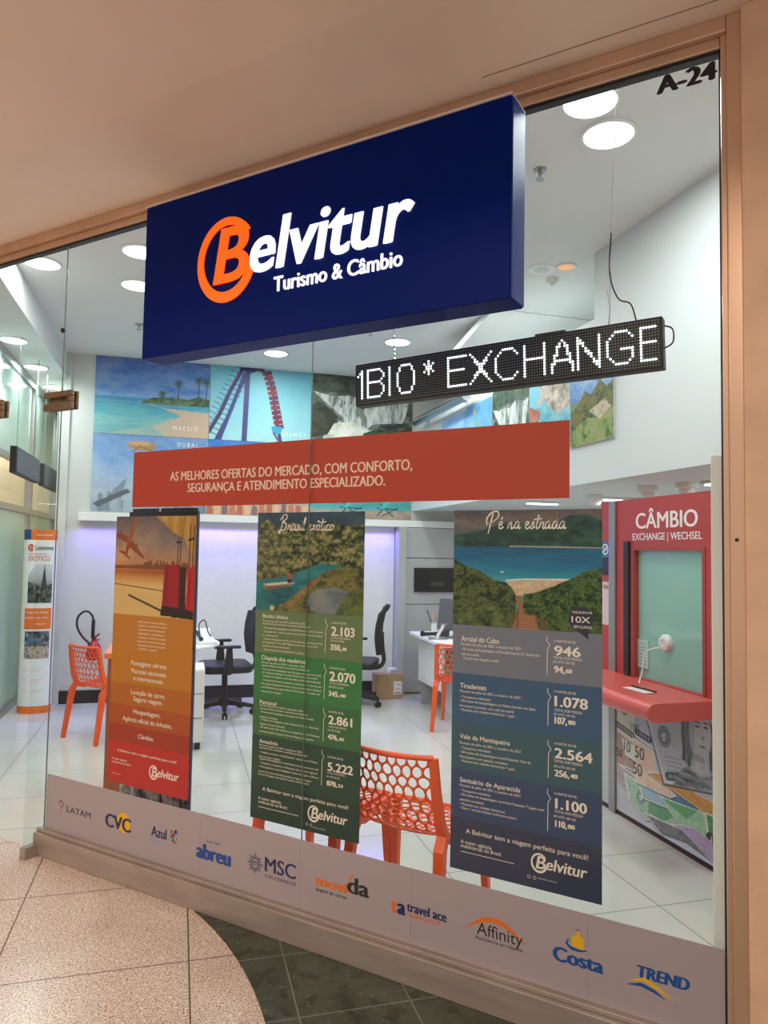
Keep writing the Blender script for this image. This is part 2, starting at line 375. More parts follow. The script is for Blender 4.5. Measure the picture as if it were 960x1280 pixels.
# ------------------------------------------------------------------ printed pictures
class Art:
    """a small painter: colours on a grid, (0, 0) bottom left to (1, 1) top right"""
    def __init__(s, w, h, seed=1):
        s.w, s.h = w, h; s.rng = np.random.default_rng(seed)
        s.X, s.Y = np.meshgrid((np.arange(w) + .5) / w, (np.arange(h) + .5) / h); s.a = np.zeros((h, w, 3)); s.asp = w / h
    def c(s, x): return np.array([int(x[i:i + 2], 16) / 255 for i in (0, 2, 4)])
    def noise(s, sx, sy=None, oct=4):
        sy = sy or sx; o = np.zeros((s.h, s.w)); amp = 1; tot = 0
        for k in range(oct):
            nx, ny = int(max(2, sx * 2 ** k)), int(max(2, sy * 2 ** k)); g = s.rng.random((ny + 2, nx + 2))
            fx, fy = s.X * nx, s.Y * ny; ix, iy = fx.astype(int), fy.astype(int); tx, ty = fx - ix, fy - iy
            tx = tx * tx * (3 - 2 * tx); ty = ty * ty * (3 - 2 * ty)
            o += amp * ((g[iy, ix] * (1 - tx) + g[iy, ix + 1] * tx) * (1 - ty) + (g[iy + 1, ix] * (1 - tx) + g[iy + 1, ix + 1] * tx) * ty); tot += amp; amp *= .8
        return o / tot
    def put(s, m, col):
        col = s.c(col) if isinstance(col, str) else col
        m = np.clip(m, 0, 1)[..., None]; s.a = s.a * (1 - m) + col * m; return s
    def grad(s, stops, m=None):
        ys = [p for p, _ in stops]; cs = np.array([s.c(q) for _, q in stops])
        g = np.stack([np.interp(s.Y, ys, cs[:, i]) for i in range(3)], -1)
        return s.put(np.ones((s.h, s.w)) if m is None else m, g)
    def poly(s, pts):
        m = np.zeros((s.h, s.w), bool); n = len(pts)
        for i in range(n):
            (x0, y0), (x1, y1) = pts[i], pts[(i + 1) % n]
            if y0 == y1: continue
            m ^= ((s.Y > min(y0, y1)) & (s.Y <= max(y0, y1)) & (s.X < (x1 - x0) * (s.Y - y0) / (y1 - y0) + x0))
        return m.astype(float)
    def line(s, pts, wd):
        m = np.zeros((s.h, s.w))
        for (x0, y0), (x1, y1) in zip(pts[:-1], pts[1:]):
            dx, dy = (x1 - x0) * s.asp, y1 - y0; L = dx * dx + dy * dy + 1e-9
            t = np.clip(((s.X - x0) * s.asp * dx + (s.Y - y0) * dy) / L, 0, 1)
            d = np.hypot((s.X - x0) * s.asp - t * dx, s.Y - y0 - t * dy); m = np.maximum(m, np.clip((wd / 2 - d) * s.h + .5, 0, 1))
        return m
    def ell(s, cx, cy, rx, ry): return np.clip((1 - np.hypot((s.X - cx) / rx, (s.Y - cy) / ry)) * min(rx * s.w, ry * s.h) + .5, 0, 1)
    def below(s, ys, soft=0.0):
        y = np.interp(s.X, *zip(*ys)); return np.clip((y - s.Y) * s.h + .5, 0, 1)
    def tex(s, m, cols, sx, sy=None, oct=5, ctr=.5, gain=2.4):
        n = np.clip((s.noise(sx, sy, oct) - ctr) * gain + .5 + (s.rng.random((s.h, s.w)) - .5) * .12, 0, 1); cs = np.array([s.c(q) for q in cols]); k = np.linspace(0, 1, len(cols))
        return s.put(m, np.stack([np.interp(n, k, cs[:, i]) for i in range(3)], -1))

def picture(name, art, x0, x1, z0, z1, y, parent=None, loc=None, rot=None, m=None, gain=1.0):
    h, w = art.h, art.w
    xs = np.linspace(x0, x1, w); zs = np.linspace(z0, z1, h); Xg, Zg = np.meshgrid(xs, zs)
    co = np.stack([Xg, np.full_like(Xg, y), Zg], -1).reshape(-1, 3)
    i = np.arange(h * w).reshape(h, w); f = np.stack([i[:-1, :-1], i[:-1, 1:], i[1:, 1:], i[1:, :-1]], -1).reshape(-1, 4)
    me = bpy.data.meshes.new(name); me.from_pydata(co.tolist(), [], f.tolist())
    c = np.clip(art.a, 0, 1) * gain; c = np.where(c <= .04045, c / 12.92, ((c + .055) / 1.055) ** 2.4)
    at = me.attributes.new('Print', 'FLOAT_COLOR', 'POINT')
    at.data.foreach_set('color', np.concatenate([c.reshape(-1, 3), np.ones((h * w, 1))], 1).astype(np.float32).ravel())
    me.materials.append(m or print_mat('printed_paper'))
    o = bpy.data.objects.new(name, me); COL.objects.link(o)
    if parent is not None: o.parent = parent
    if loc is not None: o.location = loc
    if rot is not None: o.rotation_euler = (0, 0, rot)
    return o

def art_airport():
    a = Art(200, 184, 3)
    a.grad([(0, 'd9b06a'), (.30, 'dcb878'), (.38, 'c98c4a'), (.44, '9c4a1e'), (.50, 'd27a38'), (.56, 'c98a5c'), (.72, '9a8078'), (1, '5b5058')])
    g = np.exp(-(((a.X - .12) / .3) ** 2 + ((a.Y - .62) / .18) ** 2)); a.put(g * .6, 'f0b06a')
    a.tex(.35 * (a.Y > .5), ['4d4a55', 'a88a78'], 3, 5)
    sk = np.repeat(a.rng.random(50), 4) * .07 * np.clip((np.arange(200) / 200 - .18) * 3, 0, 1); a.put((a.Y < .5 + sk[None, :]) * (a.Y > .47), '7a4a2c')
    a.put(a.poly([(.5, 1), (1, 1), (1, .62), (.93, .66), (.86, .78), (.72, .84), (.64, .93)]), 'b88a3a'); a.tex(.45 * a.poly([(.5, 1), (1, 1), (1, .62), (.86, .78), (.72, .84)]), ['8a5a20', 'e0b860'], 30, 2)
    for q in ([(.245, .985), (.27, .99), (.275, .965), (.20, .72), (.15, .585), (.125, .585), (.15, .72), (.225, .93)], [(.165, .80), (-.02, .84), (-.02, .80), (.15, .73)], [(.20, .77), (.385, .585), (.37, .565), (.175, .69)], [(.135, .64), (.05, .655), (.05, .635), (.125, .605)], [(.145, .62), (.20, .575), (.195, .56), (.135, .595)], [(.06, .86), (.09, .86), (.09, .80), (.06, .80)], [(.265, .73), (.29, .72), (.275, .665), (.25, .68)]): a.put(a.poly(q), '8c4420')
    a.put(a.line([(.258, .97), (.185, .73)], .02), 'b4602e')
    a.put(a.poly([(0, .30), (.6, .2), (1, .12), (1, 0), (0, 0)]), 'd8b272'); a.put(a.line([(.2, .2), (.78, .01)], .02), '3a2a20')
    a.put(a.line([(0, .31), (.62, .26)], .012), '8a5a2e')
    a.put(a.poly([(.6, .02), (1, .0), (1, .1), (.62, .12)]), '2a1512')
    for x0, x1, y0, y1, cc in ((.76, .9, .07, .5, '3a1614'), (.62, .82, .10, .52, '9c1420'), (.9, 1.0, .08, .50, 'c01626')):
        a.put(a.poly([(x0, y0 + .02), (x1, y0), (x1, y1), (x0 + .02, y1)]), cc); a.put(a.line([(x0 + .04, y0 + .05), (x0 + .05, y1 - .03)], .012), '5c0a10')
    for x in (.79, .82, .93, .97): a.put(a.line([(x, .5), (x + .01, .78 if x < .9 else .9)], .012), '4a3426')
    a.put(a.line([(.78, .74), (.83, .74)], .02) + a.line([(.92, .76), (.98, .78)], .02), '30201c')
    return a
def art_river():
    a = Art(200, 170, 5)
    a.grad([(0, '3a4634'), (.35, '2f6a70'), (.5, '2a5c58'), (.72, '2c4030'), (.9, '26404e'), (1, '23384c')])
    a.tex(.6 * (a.Y > .82), ['1e3246', '4c6a78'], 3, 3)
    top = [(0, .86), (.1, .93), (.2, .84), (.35, .9), (.5, .82), (.62, .83), (.7, .9), (.85, .86), (1, .87)]
    fr = a.below(top) * (1 - a.below([(0, .30), (.3, .34), (.6, .48), (1, .42)])); a.tex(fr, ['16221a', '2e3c22', '55602e', '7c7a44', '9a9068'], 22, 24, 4, .5, 3.0)
    a.tex(fr * .35 * (a.X < .3), ['30402a', '8c8064', 'a89c7c'], 26, 6)
    a.tex(a.below([(0, .30), (.3, .35), (.62, .5), (1, .45)]) * .8, ['14505c', '1f7680', '2f8a8c'], 4, 10)
    a.tex(a.poly([(.14, 0), (.3, .1), (.5, .28), (.66, .42), (.8, .46), (1, .46), (1, 0)]), ['2c2c18', '55512a', '6f7038', '86743c', '3a4424'], 8, 10, 5, .5, 2.4)
    a.tex(a.ell(.72, .12, .22, .14) * .9, ['55626e', '74808a', '8a8a86'], 5); a.tex(a.poly([(.36, .05), (.5, .22), (.6, .33), (.55, .34), (.42, .2), (.3, .05)]) * .7, ['8a5a34', 'b08050'], 10)
    a.tex(a.poly([(.75, 0), (.85, .2), (1, .3), (1, 0)]) * .8, ['3a4a1e', '76802e'], 14)
    a.put(a.poly([(.07, .265), (.33, .30), (.38, .285), (.34, .26), (.13, .21), (.09, .22)]), '8f7f72'); a.put(a.poly([(.07, .268), (.33, .305), (.38, .29), (.12, .25)]), 'cfc4b4'); a.put(a.poly([(.1, .24), (.34, .268), (.34, .255), (.12, .205)]), '6d5a4e')
    a.put(a.poly([(.31, .29), (.35, .29), (.35, .33), (.31, .33)]), '23303a'); a.put(a.poly([(.31, .33), (.36, .33), (.355, .38), (.315, .38)]), 'a0523a'); a.put(a.ell(.335, .4, .013, .018), '3a221a')
    a.put(a.ell(.165, .03, .022, .026), 'c9bd8c'); a.put(a.ell(.25, .06, .015, .015), '8a8050')
    return a
def art_bay():
    a = Art(210, 180, 7)
    a.grad([(0, '4a5a34'), (.4, '2f7fa0'), (.62, '1d6a94'), (.72, '256c90'), (.9, '7c7478'), (1, '4c4c58')])
    a.tex(.6 * (a.Y > .76), ['464046', '7c6a60', '5a5352'], 2, 5)
    a.tex(a.below([(0, .78), (.2, .82), (.38, .90), (.5, .885), (.62, .875), (.72, .90), (.8, .95), (.9, .955), (1, .9)]) * (a.Y > .68), ['1a3438', '2a4e48', '3f6656'], 5, 8)
    a.tex(a.below([(.38, .70), (.55, .82), (.72, .885), (.86, .84), (1, .8), (1.1, .7)]) * (a.Y > .685) * (a.X > .38), ['1a3434', '2e5446', '416a54'], 6, 8)
    a.put(a.line([(.4, .69), (1, .685)], .008), 'cfc0a4')
    sea = (a.Y < .685); a.grad([(.38, '4fb0b4'), (.46, '2f90aa'), (.55, '1c6e98'), (.685, '195a86')], sea.astype(float)); a.tex(.3 * sea, ['14527c', '3d92ae'], 3, 26)
    a.put(a.ell(.35, .47, .012, .006), 'e8ecec')
    sand = a.poly([(.38, .39), (.5, .405), (.8, .42), (.72, .35), (.5, .28), (.44, .28)]); a.put(sand, 'dcc2a4'); a.tex(.5 * sand, ['a07a5c', 'ead8c0'], 40); a.put(a.line([(.38, .40), (.5, .415), (.82, .425)], .012), 'f0eee4')
    v1 = a.below([(0, .58), (.08, .52), (.2, .47), (.3, .40), (.38, .38), (.42, .34), (.45, .27), (.45, 0)]) * (a.X < .45)
    v2 = a.below([(.49, .18), (.5, .29), (.58, .31), (.7, .37), (.82, .44), (.9, .5), (1, .53)]) * (a.X > .49)
    a.tex(v1, ['1c2a16', '2e4220', '4c5a2c', '6e7246', '3a4a24'], 24, 26, 4, .5, 3.0); a.tex(v2, ['182812', '2a4a20', '40602a', '6a7a3e', '2c4a22'], 24, 26, 4, .5, 3.0)
    a.tex(a.below([(0, .1), (.3, .18), (.46, .12), (.47, 0)]) * (a.X < .47) * .6, ['20301a', '607040', '8a9a50'], 16)
    a.put(a.poly([(.44, .28), (.485, .28), (.5, .15), (.52, 0), (.42, 0), (.46, .14)]), '9a6a4c'); a.put(a.poly([(.47, .13), (.575, .12), (.6, 0), (.46, 0)]), 'b87f5c')
    for k in range(6): a.put(a.line([(.465, .12 - .02 * k), (.58 + .004 * k, .115 - .02 * k)], .006), '6a4030')
    for p in (((.46, .17), (.46, 0)), ((.62, .1), (.66, 0)), ((.46, .15), (.4, .02)), ((.56, .15), (.66, 0))): a.put(a.line(p, .012), '7c4e38')
    return a
def art_beach():
    a = Art(190, 134, 11)
    a.grad([(0, '8fb4b2'), (.2, '7fc0c0'), (.36, '4aa6bc'), (.47, '2f78b4'), (.5, '7fb4e0'), (.6, '4c8ed0'), (.8, '3a6cb8'), (1, '34549c')])
    a.tex(.55 * (a.Y > .5), ['3460a8', '6f8fc8', 'a6acc8'], 3, 5); a.tex(.35 * (a.Y < .48), ['3f98b8', 'a4d2c4'], 3, 14)
    a.put(a.poly([(.35, .44), (.6, .37), (1, .34), (1, 0), (.62, 0), (.5, .12), (.75, .28), (.52, .4)]) * .9, 'd9b49a'); a.put(a.poly([(.1, .0), (.5, .14), (.68, .28), (.62, 0)]) * .5, 'b2c0b0')
    a.tex(a.below([(.4, .44), (.5, .5), (.65, .52), (.8, .5), (.9, .55), (1, .52)]) * (a.Y > .42) * (a.X > .4), ['2c4a3c', '4a6a4a', '7a8a60'], 18)
    for x, t in ((.72, .72), (.9, .78), (.97, .76), (.58, .57)):
        a.put(a.line([(x - .005, .45), (x + .005, t)], .012), '4a4038')
        for k in range(8): an = k * pi / 4 + .3; a.put(a.line([(x, t), (x + .035 * cos(an), t + .05 * sin(an) - .015)], .014), '3c5a3e')
    return a
def art_coaster():
    a = Art(180, 130, 13); a.grad([(0, 'a9dbe0'), (.5, '84c6d6'), (1, '5fb0c8')]); a.tex(.3, ['7cc4d4', 'a8dce0'], 2)
    for pts, w in (([(.0, .1), (.1, .35), (.2, .68), (.3, .95), (.36, 1.0)], .05), ([(.07, 0), (.17, .3), (.27, .65), (.36, .93), (.44, .97)], .04)): a.put(a.line(pts, w), '43406a')
    for k in range(14): t = k / 13; a.put(a.line([(-.02 + .3 * t, .12 + .85 * t), (.1 + .3 * t, .05 + .88 * t)], .012), '5a5480'); a.put(a.line([(-.07 + .3 * t, .2 + .8 * t), (.02 + .3 * t, .13 + .85 * t)], .01), '5a5480')
    a.put(a.line([(.1, 0), (.33, .9)], .05), '4a4c88'); a.put(a.line([(.34, 0), (.36, .98)], .07), '4c4a84'); a.put(a.line([(.3, .97), (.5, .99)], .05), '3f3c66')
    a.put(a.line([(.44, 1), (.54, .94), (.6, .75), (.63, .5), (.67, .2), (.7, 0)], .045), '5a3a60')
    for k in range(12): t = k / 11; x = np.interp(t, [0, .3, 1], [.53, .58, .66]); y = .95 - .72 * t; a.put(a.poly([(x - .03, y), (x + .06, y + .03), (x + .07, y - .03), (x - .02, y - .05)]), ['7a2c48', '8c3440', '6a3058'][k % 3])
    a.put(a.poly([(.6, .22), (.71, .22), (.7, .12), (.62, .13)]), '3aa0c8'); a.put(a.line([(.63, .13), (.7, -.02)], .03), '6a5878')
    return a
def art_falls(w=190, h=136, seed=17):
    a = Art(w, h, seed); a.tex(np.ones((h, w)), ['22302e', '48564c', '6c766a', '8c928a'], 5, 7); a.tex((a.Y > .75) * .8, ['1e2e24', '3e5440', '5c6e54'], 12)
    m = a.poly([(.02, .75), (.2, .7), (.36, .72), (.5, .68), (.66, .76), (.86, .7), (.98, .72), (.9, .38), (.6, .34), (.5, .2), (.2, .22), (.3, .42), (.14, .6)])
    a.tex(m * .95, ['7c8a8a', 'c8d0cc', 'f0f2ee'], 26, 3, 4); a.tex(m * .6 * (a.noise(9, 2) > .58), ['30403a', '5a685c'], 10)
    a.tex(a.poly([(.15, .3), (.4, .36), (.62, .22), (.7, 0), (.1, 0)]), ['8a9a88', 'd0d6c4', 'f4f4ec'], 6, 5); a.tex(a.poly([(0, .5), (.12, .58), (.26, .42), (.16, .16), (.0, .1)]), ['22261e', '4c4a3c'], 10)
    a.tex(a.poly([(.5, .2), (.66, .28), (.8, .24), (1, .34), (1, 0), (.62, 0)]), ['1e2a1e', '3c4a30', '5a6444'], 14); return a
def art_parasol():
    a = Art(130, 96, 19); a.grad([(0, '8b98a4'), (.25, 'a8b4be'), (.5, '8fb0d6'), (.8, '5f93d2'), (1, '5284cc')]); a.tex(.45, ['6f9ad0', 'c2cad4'], 3)
    for k in range(26):
        x = a.rng.random(); w_ = .02 + .04 * a.rng.random(); hh = .08 + .22 * a.rng.random(); a.put(a.poly([(x, 0), (x + w_, 0), (x + w_, hh), (x, hh)]) * .5, ['6f7a88', '7f8c98', '98a0a4', '5c6a78'][k % 4])
    a.put(a.poly([(.14, .2), (.3, .45), (.26, .18)]) * .6, '6a7684'); a.put(a.poly([(.02, .1), (.3, .3), (.34, .26), (.06, .05)]), '5c6570')
    a.put(a.line([(.42, .1), (.44, .9)], .012), 'c0a480'); a.put(a.ell(.42, .86, .12, .06), 'b48a5c'); a.put(a.ell(.40, .89, .10, .035), 'cba478'); a.put(a.line([(.34, .78), (.4, .86), (.5, .8)], .014), '8a6440'); return a
def art_fair():
    a = Art(130, 96, 23); a.grad([(0, 'c48c74'), (.12, 'd0a488'), (.22, '8a9cc0'), (.5, '3f86d8'), (1, '2a6cc8')]); a.tex(.4 * (a.Y > .3), ['2f74cc', '9cc4ec'], 3)
    for k in range(14): x = k / 14; a.put(a.poly([(x, 0), (x + .06, 0), (x + .055, .10 + .1 * a.rng.random()), (x + .01, .16)]), ['b46a54', 'd8b090', '7c6a70', 'c0765a'][k % 4])
    a.put(a.poly([(.3, .8), (.5, .95), (.7, .82), (.6, .7)]) * .7, 'e4eef6'); return a
def art_deckchairs():
    a = Art(140, 96, 29); a.grad([(0, 'a08c7c'), (.1, 'b8a090'), (.13, '5aa4a4'), (.3, '3f9ca4'), (.5, '58b0bc'), (.52, '9ccce4'), (1, '5f9cd4')]); a.tex(.4 * (a.Y < .12), ['8a7668', 'cbb4a0'], 30); a.tex(.3 * (a.Y > .12) * (a.Y < .5), ['3c8c98', '7cc4c4'], 4, 12)
    for x in (.3, .66):
        for q in ([(x, .05), (x + .14, .3)], [(x + .16, .04), (x + .02, .22)], [(x, .16), (x + .2, .14)], [(x + .05, .05), (x + .2, .16)]): a.put(a.line(q, .014), '2c4450')
        a.put(a.poly([(x + .02, .16), (x + .14, .32), (x + .17, .32), (x + .06, .14), (x + .2, .12), (x + .2, .1)]) * .9, '4fc0c4')
    return a
def art_castle():
    a = Art(70, 80, 31); a.grad([(0, '6a7a5c'), (.25, '4f86c4'), (1, '9cc8ec')]); a.tex(.4, ['3f7cc8', 'c8def0'], 3)
    for x, h, c in ((.2, .5, '8a4858'), (.34, .66, '3e4c90'), (.5, .55, 'c4a890'), (.66, .7, '4c5898'), (.8, .48, '8c4c5c')):
        a.put(a.poly([(x - .06, 0), (x + .06, 0), (x + .06, h - .2), (x - .06, h - .2)]), 'b8a8a0'); a.put(a.poly([(x - .075, h - .2), (x + .075, h - .2), (x, h)]), c)
    return a
def art_statue():
    a = Art(60, 80, 37); a.grad([(0, '9ccce0'), (1, '4c94d0')]); a.tex(.3, ['5c9cd4', 'cfe4f0'], 3)
    a.put(a.poly([(.36, 0), (.66, 0), (.6, .45), (.58, .6), (.46, .6), (.42, .4)]), '6fa898'); a.put(a.ell(.52, .65, .06, .06), '7cb4a4'); a.put(a.line([(.46, .56), (.36, .84)], .05), '74ac9c'); a.put(a.ell(.35, .87, .04, .04), 'd8b860'); return a
def art_cove():
    a = Art(80, 90, 41); a.grad([(0, '3f9cb4'), (.45, '7cc8d0'), (1, '86c0e8')]); a.tex((a.Y < .55) * .6, ['2f8ca8', 'b4e0e0'], 5, 8); a.tex(a.poly([(.2, 1), (.9, .9), (1, .45), (.7, .4), (.45, .55), (.3, .7)]), ['8a7c70', 'c0b0a0', 'e0d8cc'], 10)
    a.tex(a.poly([(0, .6), (.3, .5), (.2, .3), (0, .3)]), ['a45c48', 'd09c80'], 8); a.put(a.poly([(.25, .55), (.5, .7), (.46, .78), (.2, .62)]), 'c8bcb0'); return a
def art_ruins():
    a = Art(80, 120, 43); a.grad([(0, '56783c'), (.55, '7c9050'), (.62, '5c8cc8'), (.8, '4a80cc'), (1, '3c70c0')]); a.tex((a.Y > .6) * .5, ['3f78c8', 'f0f4f8'], 3, 5)
    a.tex(a.below([(0, .45), (.2, .55), (.35, .7), (.5, .62), (.7, .78), (.85, .66), (1, .72)]), ['2c3a1c', '56642c', '8c7a44', '4c5c28'], 8, 9); a.tex(a.below([(0, .2), (.4, .34), (.7, .3), (1, .4)]), ['4c6a2c', '8aa058', 'a89c74'], 9); a.tex(a.poly([(.45, .42), (.8, .52), (.95, .4), (.7, .28)]), ['a09478', 'd8ccb0', '746a50'], 22); return a
def art_notes():
    """banknotes fanned over one another"""
    a = Art(300, 236, 47); a.grad([(0, 'c4c8d4'), (1, 'b0b4b8')])
    def note(pts, col, edge='dfe1dc', tex=None, sx=40):
        m = a.poly(pts); a.put(np.clip(a.poly([(x + .006, y - .012) for x, y in pts]) - m, 0, 1) * .45, '3a3e44'); a.put(m, edge); cx = sum(p[0] for p in pts) / len(pts); cy = sum(p[1] for p in pts) / len(pts)
        q = [(cx + (x - cx) * .94, cy + (y - cy) * .93) for x, y in pts]; a.put(a.poly(q), col)
        if tex: a.tex(a.poly(q) * .4, tex, sx)
    def seal(x, y, r, c='5c6470', c2='9aa2ac'):
        a.put(a.ell(x, y, r, r * 1.27), c); a.put(a.ell(x, y, r * .84, r * 1.07), c2); a.put(a.ell(x, y, r * .74, r * .95), c); a.tex(a.ell(x, y, r * .45, r * .57), [c2, 'd8dade', c], 60)
    def bar(p, q, w, c='343a40', k=9):
        a.put(a.line([p, q], w), c)
        for i in range(k): t = (i + .5) / k; a.put(a.ell(p[0] + (q[0] - p[0]) * t, p[1] + (q[1] - p[1]) * t, .004, w * .3), 'c8ccc4')
    note([(0, 1.02), (.17, 1.02), (.22, .60), (0, .66)], 'c4c8bc', tex=['9ea49a', 'd6d8cc', 'c0c4b8']); seal(.09, .86, .05, '4c564e', 'b4bab0'); bar((0, .70), (.19, .655), .05, '4a5450')
    for k in range(3): a.put(a.line([(.01, .97 - .03 * k), (.13, .96 - .03 * k)], .008), '7c847c')
    note([(0, .655), (.2, .60), (.22, .38), (0, .37)], 'b0988f', tex=['84685f', 'c8b4a8']); note([(0, .385), (.28, .33), (.24, .14), (0, .25)], 'b4a8b0', tex=['7c707c', 'd8d0d4'])
    note([(.08, .33), (.52, .28), (.66, .15), (.32, .05), (.14, .14)], '9cc0a8', tex=['6ca484', 'b8d8c8', 'c8e0d4']); seal(.265, .20, .042, '6c8c7c', 'b4d0c0'); a.put(a.poly([(.36, .24), (.6, .2), (.5, .12), (.34, .12)]) * .6, '3f8c5c')
    note([(.06, .6), (.2, .58), (.22, .46), (.1, .47)], 'd8dcd8'); note([(.20, .44), (.62, .37), (.66, .24), (.28, .20)], '98b8cc', tex=['5c90b8', 'b8d4e0', '88b0cc']); a.put(a.poly([(.5, .38), (.84, .36), (.7, .26), (.5, .27)]) * .8, '3c6c9c')
    note([(.18, .645), (.40, .60), (.44, .38), (.2, .40)], 'd8c4b4', tex=['c4a088', 'e8dcd0']); note([(.19, .43), (.5, .39), (.62, .35), (.55, .31), (.22, .30)], 'dcc4b4', tex=['c89880', 'ecdccc'])
    note([(.32, .42), (1.02, .30), (1.02, .42), (.44, .46)], 'cc9048', tex=['a85830', 'e0b868', 'c87840']); note([(.46, .29), (.86, .33), (.90, .11), (.60, .17)], 'a4ccac', tex=['70b084', 'c8e4d0']); a.put(a.poly([(.48, .28), (.8, .32), (.7, .22)]) * .7, '4c9c64')
    note([(.86, .34), (1.02, .34), (1.02, .10), (.90, .10)], '4f8860', tex=['34684a', '8cb890']); bar((.89, .18), (1, .17), .07, '2c3432', 4)
    note([(.30, .10), (.72, .14), (1.02, .04), (1.02, -.1), (.58, -.06)], '84888f', tex=['4c5058', 'a8acb4']); note([(.60, .15), (1.02, -.02), (1.02, .14), (.76, .19)], 'b8a0c8', tex=['9070ac', 'd8c8e0', '7c90cc']); a.put(a.poly([(.42, .0), (1, -.12), (1, .01), (.7, .05)]), 'd0d2ea')
    note([(.17, 1.02), (.32, 1.02), (.46, .60), (.20, .66)], 'a4b0c4', tex=['7c8ca8', 'c4d0e0']); bar((.22, .70), (.36, .675), .05, '3c4860', 5)
    big = [(.26, 1.04), (1.02, 1.2), (1.04, .52), (.50, .40)]; a.put(np.clip(a.poly([(x - .012, y - .02) for x, y in big]), 0, 1) * .5, '2c3038'); note(big, 'a6adb9', 'c2c7d0', ['8d95a3', 'b8bec8', 'a2a9b6'], 60)
    bar((.32, .985), (.46, .985), .055, '3c424c', 6); bar((.535, .465), (.66, .50), .06, '3c424c', 6); seal(.50, .745, .062)
    for k in range(2): a.put(a.line([(.36, .91 - .04 * k), (.60, .955 - .04 * k)], .010), '6c727c')
    for k in range(4): a.put(a.line([(.50 + .01 * k, .60 - .03 * k), (.66, .625 - .03 * k)], .005), '70767f')
    # the engraved sitter, a made-up head in long hair and coat
    a.tex(np.clip(a.poly([(.58, .42), (.66, .56), (.74, .62), (.88, .60), (.97, .62), (1.02, .6), (1.02, .52)]), 0, 1), ['464c56', '7c828c', '9aa0a8'], 12, 60)
    hair = np.clip(a.poly([(.70, 1.0), (.66, .92), (.655, .80), (.67, .70), (.66, .64), (.72, .60), (.78, .63), (.77, .78), (.74, .9)]) + a.poly([(.89, .98), (.95, .9), (.965, .76), (.955, .64), (.90, .62), (.89, .75)]), 0, 1)
    a.tex(hair, ['2c3038', '565c66', '7d838d'], 40, 7)
    f = np.clip(a.ell(.815, .86, .092, .20) + a.poly([(.76, .72), (.87, .72), (.88, .61), (.80, .575), (.74, .62)]), 0, 1); a.put(f, 'b2b7be'); a.tex(f * .6, ['a0a6af', 'c6cad0'], 60, 5)
    a.put(np.clip(f * (a.X < .77 + .04 * (a.Y - .8)), 0, 1) * .4, '70767f'); a.put(a.ell(.80, .685, .06, .025) * .5, '787e87')
    a.put(a.poly([(.745, .635), (.81, .60), (.88, .635), (.90, .59), (.81, .56), (.73, .59)]) * .8, 'b9bec6')
    for q, c in (((.795, .905, .020, .008), '4a505a'), ((.865, .915, .018, .008), '4a505a'), ((.795, .935, .028, .006), '5c626c'), ((.868, .945, .024, .006), '5c626c'), ((.842, .835, .014, .014), '868c95'), ((.836, .775, .028, .007), '666c75')): a.put(a.ell(*q), c)
    a.put(a.poly([(.94, .92), (1, .86), (1, .62), (.955, .70)]), '4468b4'); return a

# ================================================================== THE SETTING
ROT = TH                                   # objects laid out along the shop's own walls: local x = v, y = u
# mall floor: speckled granite, with a dark green inlay beyond an arc in front of the window
GRAN = tile_mat('granite_tiles', 'd9c6b8', '5d4a40', .70, .71, 1.25, -1.715, .006, .22, [(150, .545, '6e5348', .9), (90, .57, 'f8ece2', .7), (190, .585, '2e221e', 1)], .05, 4)
GREEN = tile_mat('green_stone', '3d4538', '6d7564', .40, .40, .80, -1.355, .005, .25, [(14, .55, '28301f', .8), (40, .62, '6a7560', .5)], .3, 9)
SHOPF = tile_mat('polished_porcelain', 'c9cac2', '7c7a74', .55, .825, 1.753, .37, .006, .10, None, .03, 2)
def clip_poly(poly, keep):                # keep: world y sign
    return poly
def tosh(pts): return [((D2.x * x + D2.y * y), (D1.x * x + D1.y * y)) for x, y in pts]   # world xy -> (v, u)
f = MB().slab(tosh([(-9, -9), (4, -9), (4, 0.0), (-9, 0.0)]), -.1, 0).build('floor_mall', GRAN, rot=ROT)
f.name = 'floor'; struct(f, 'pinkish speckled granite floor of the mall in front of the shop', 'floor')
def circ(p, q, r):
    A = np.array([[2 * (q[0] - p[0]), 2 * (q[1] - p[1])], [2 * (r[0] - p[0]), 2 * (r[1] - p[1])]]); b = np.array([q[0] ** 2 - p[0] ** 2 + q[1] ** 2 - p[1] ** 2, r[0] ** 2 - p[0] ** 2 + r[1] ** 2 - p[1] ** 2])
    c = np.linalg.solve(A, b); return c, math.hypot(p[0] - c[0], p[1] - c[1])
cc, cr = circ((-2.45, -.02), (-1.99, -.215), (-1.6, -.49))
a0 = math.atan2(-.0 - cc[1], -2.47 - cc[0])
arc = [(cc[0] + cr * cos(t), cc[1] + cr * sin(t)) for t in np.linspace(a0, a0 - 1.9, 40)]
arc = [p for p in arc if p[1] <= .0]
gp = arc + [(arc[-1][0], -8.9), (3.9, -8.9), (3.9, 0)] if arc[-1][1] > -8.9 else arc + [(3.9, -8), (3.9, 0)]
struct(MB().slab(tosh(gp), 0, .0015).build('floor', GREEN, rot=ROT), 'dark green stone inlay in the mall floor below the window', 'floor')
struct(MB().slab(tosh([(-12, 0.0), (.5, 0.0), (.5, 2.2), (-2.6, 9), (-12, 9)]), -.1, .0).build('floor', SHOPF, rot=ROT), 'glossy white tiled floor inside the shop', 'floor')
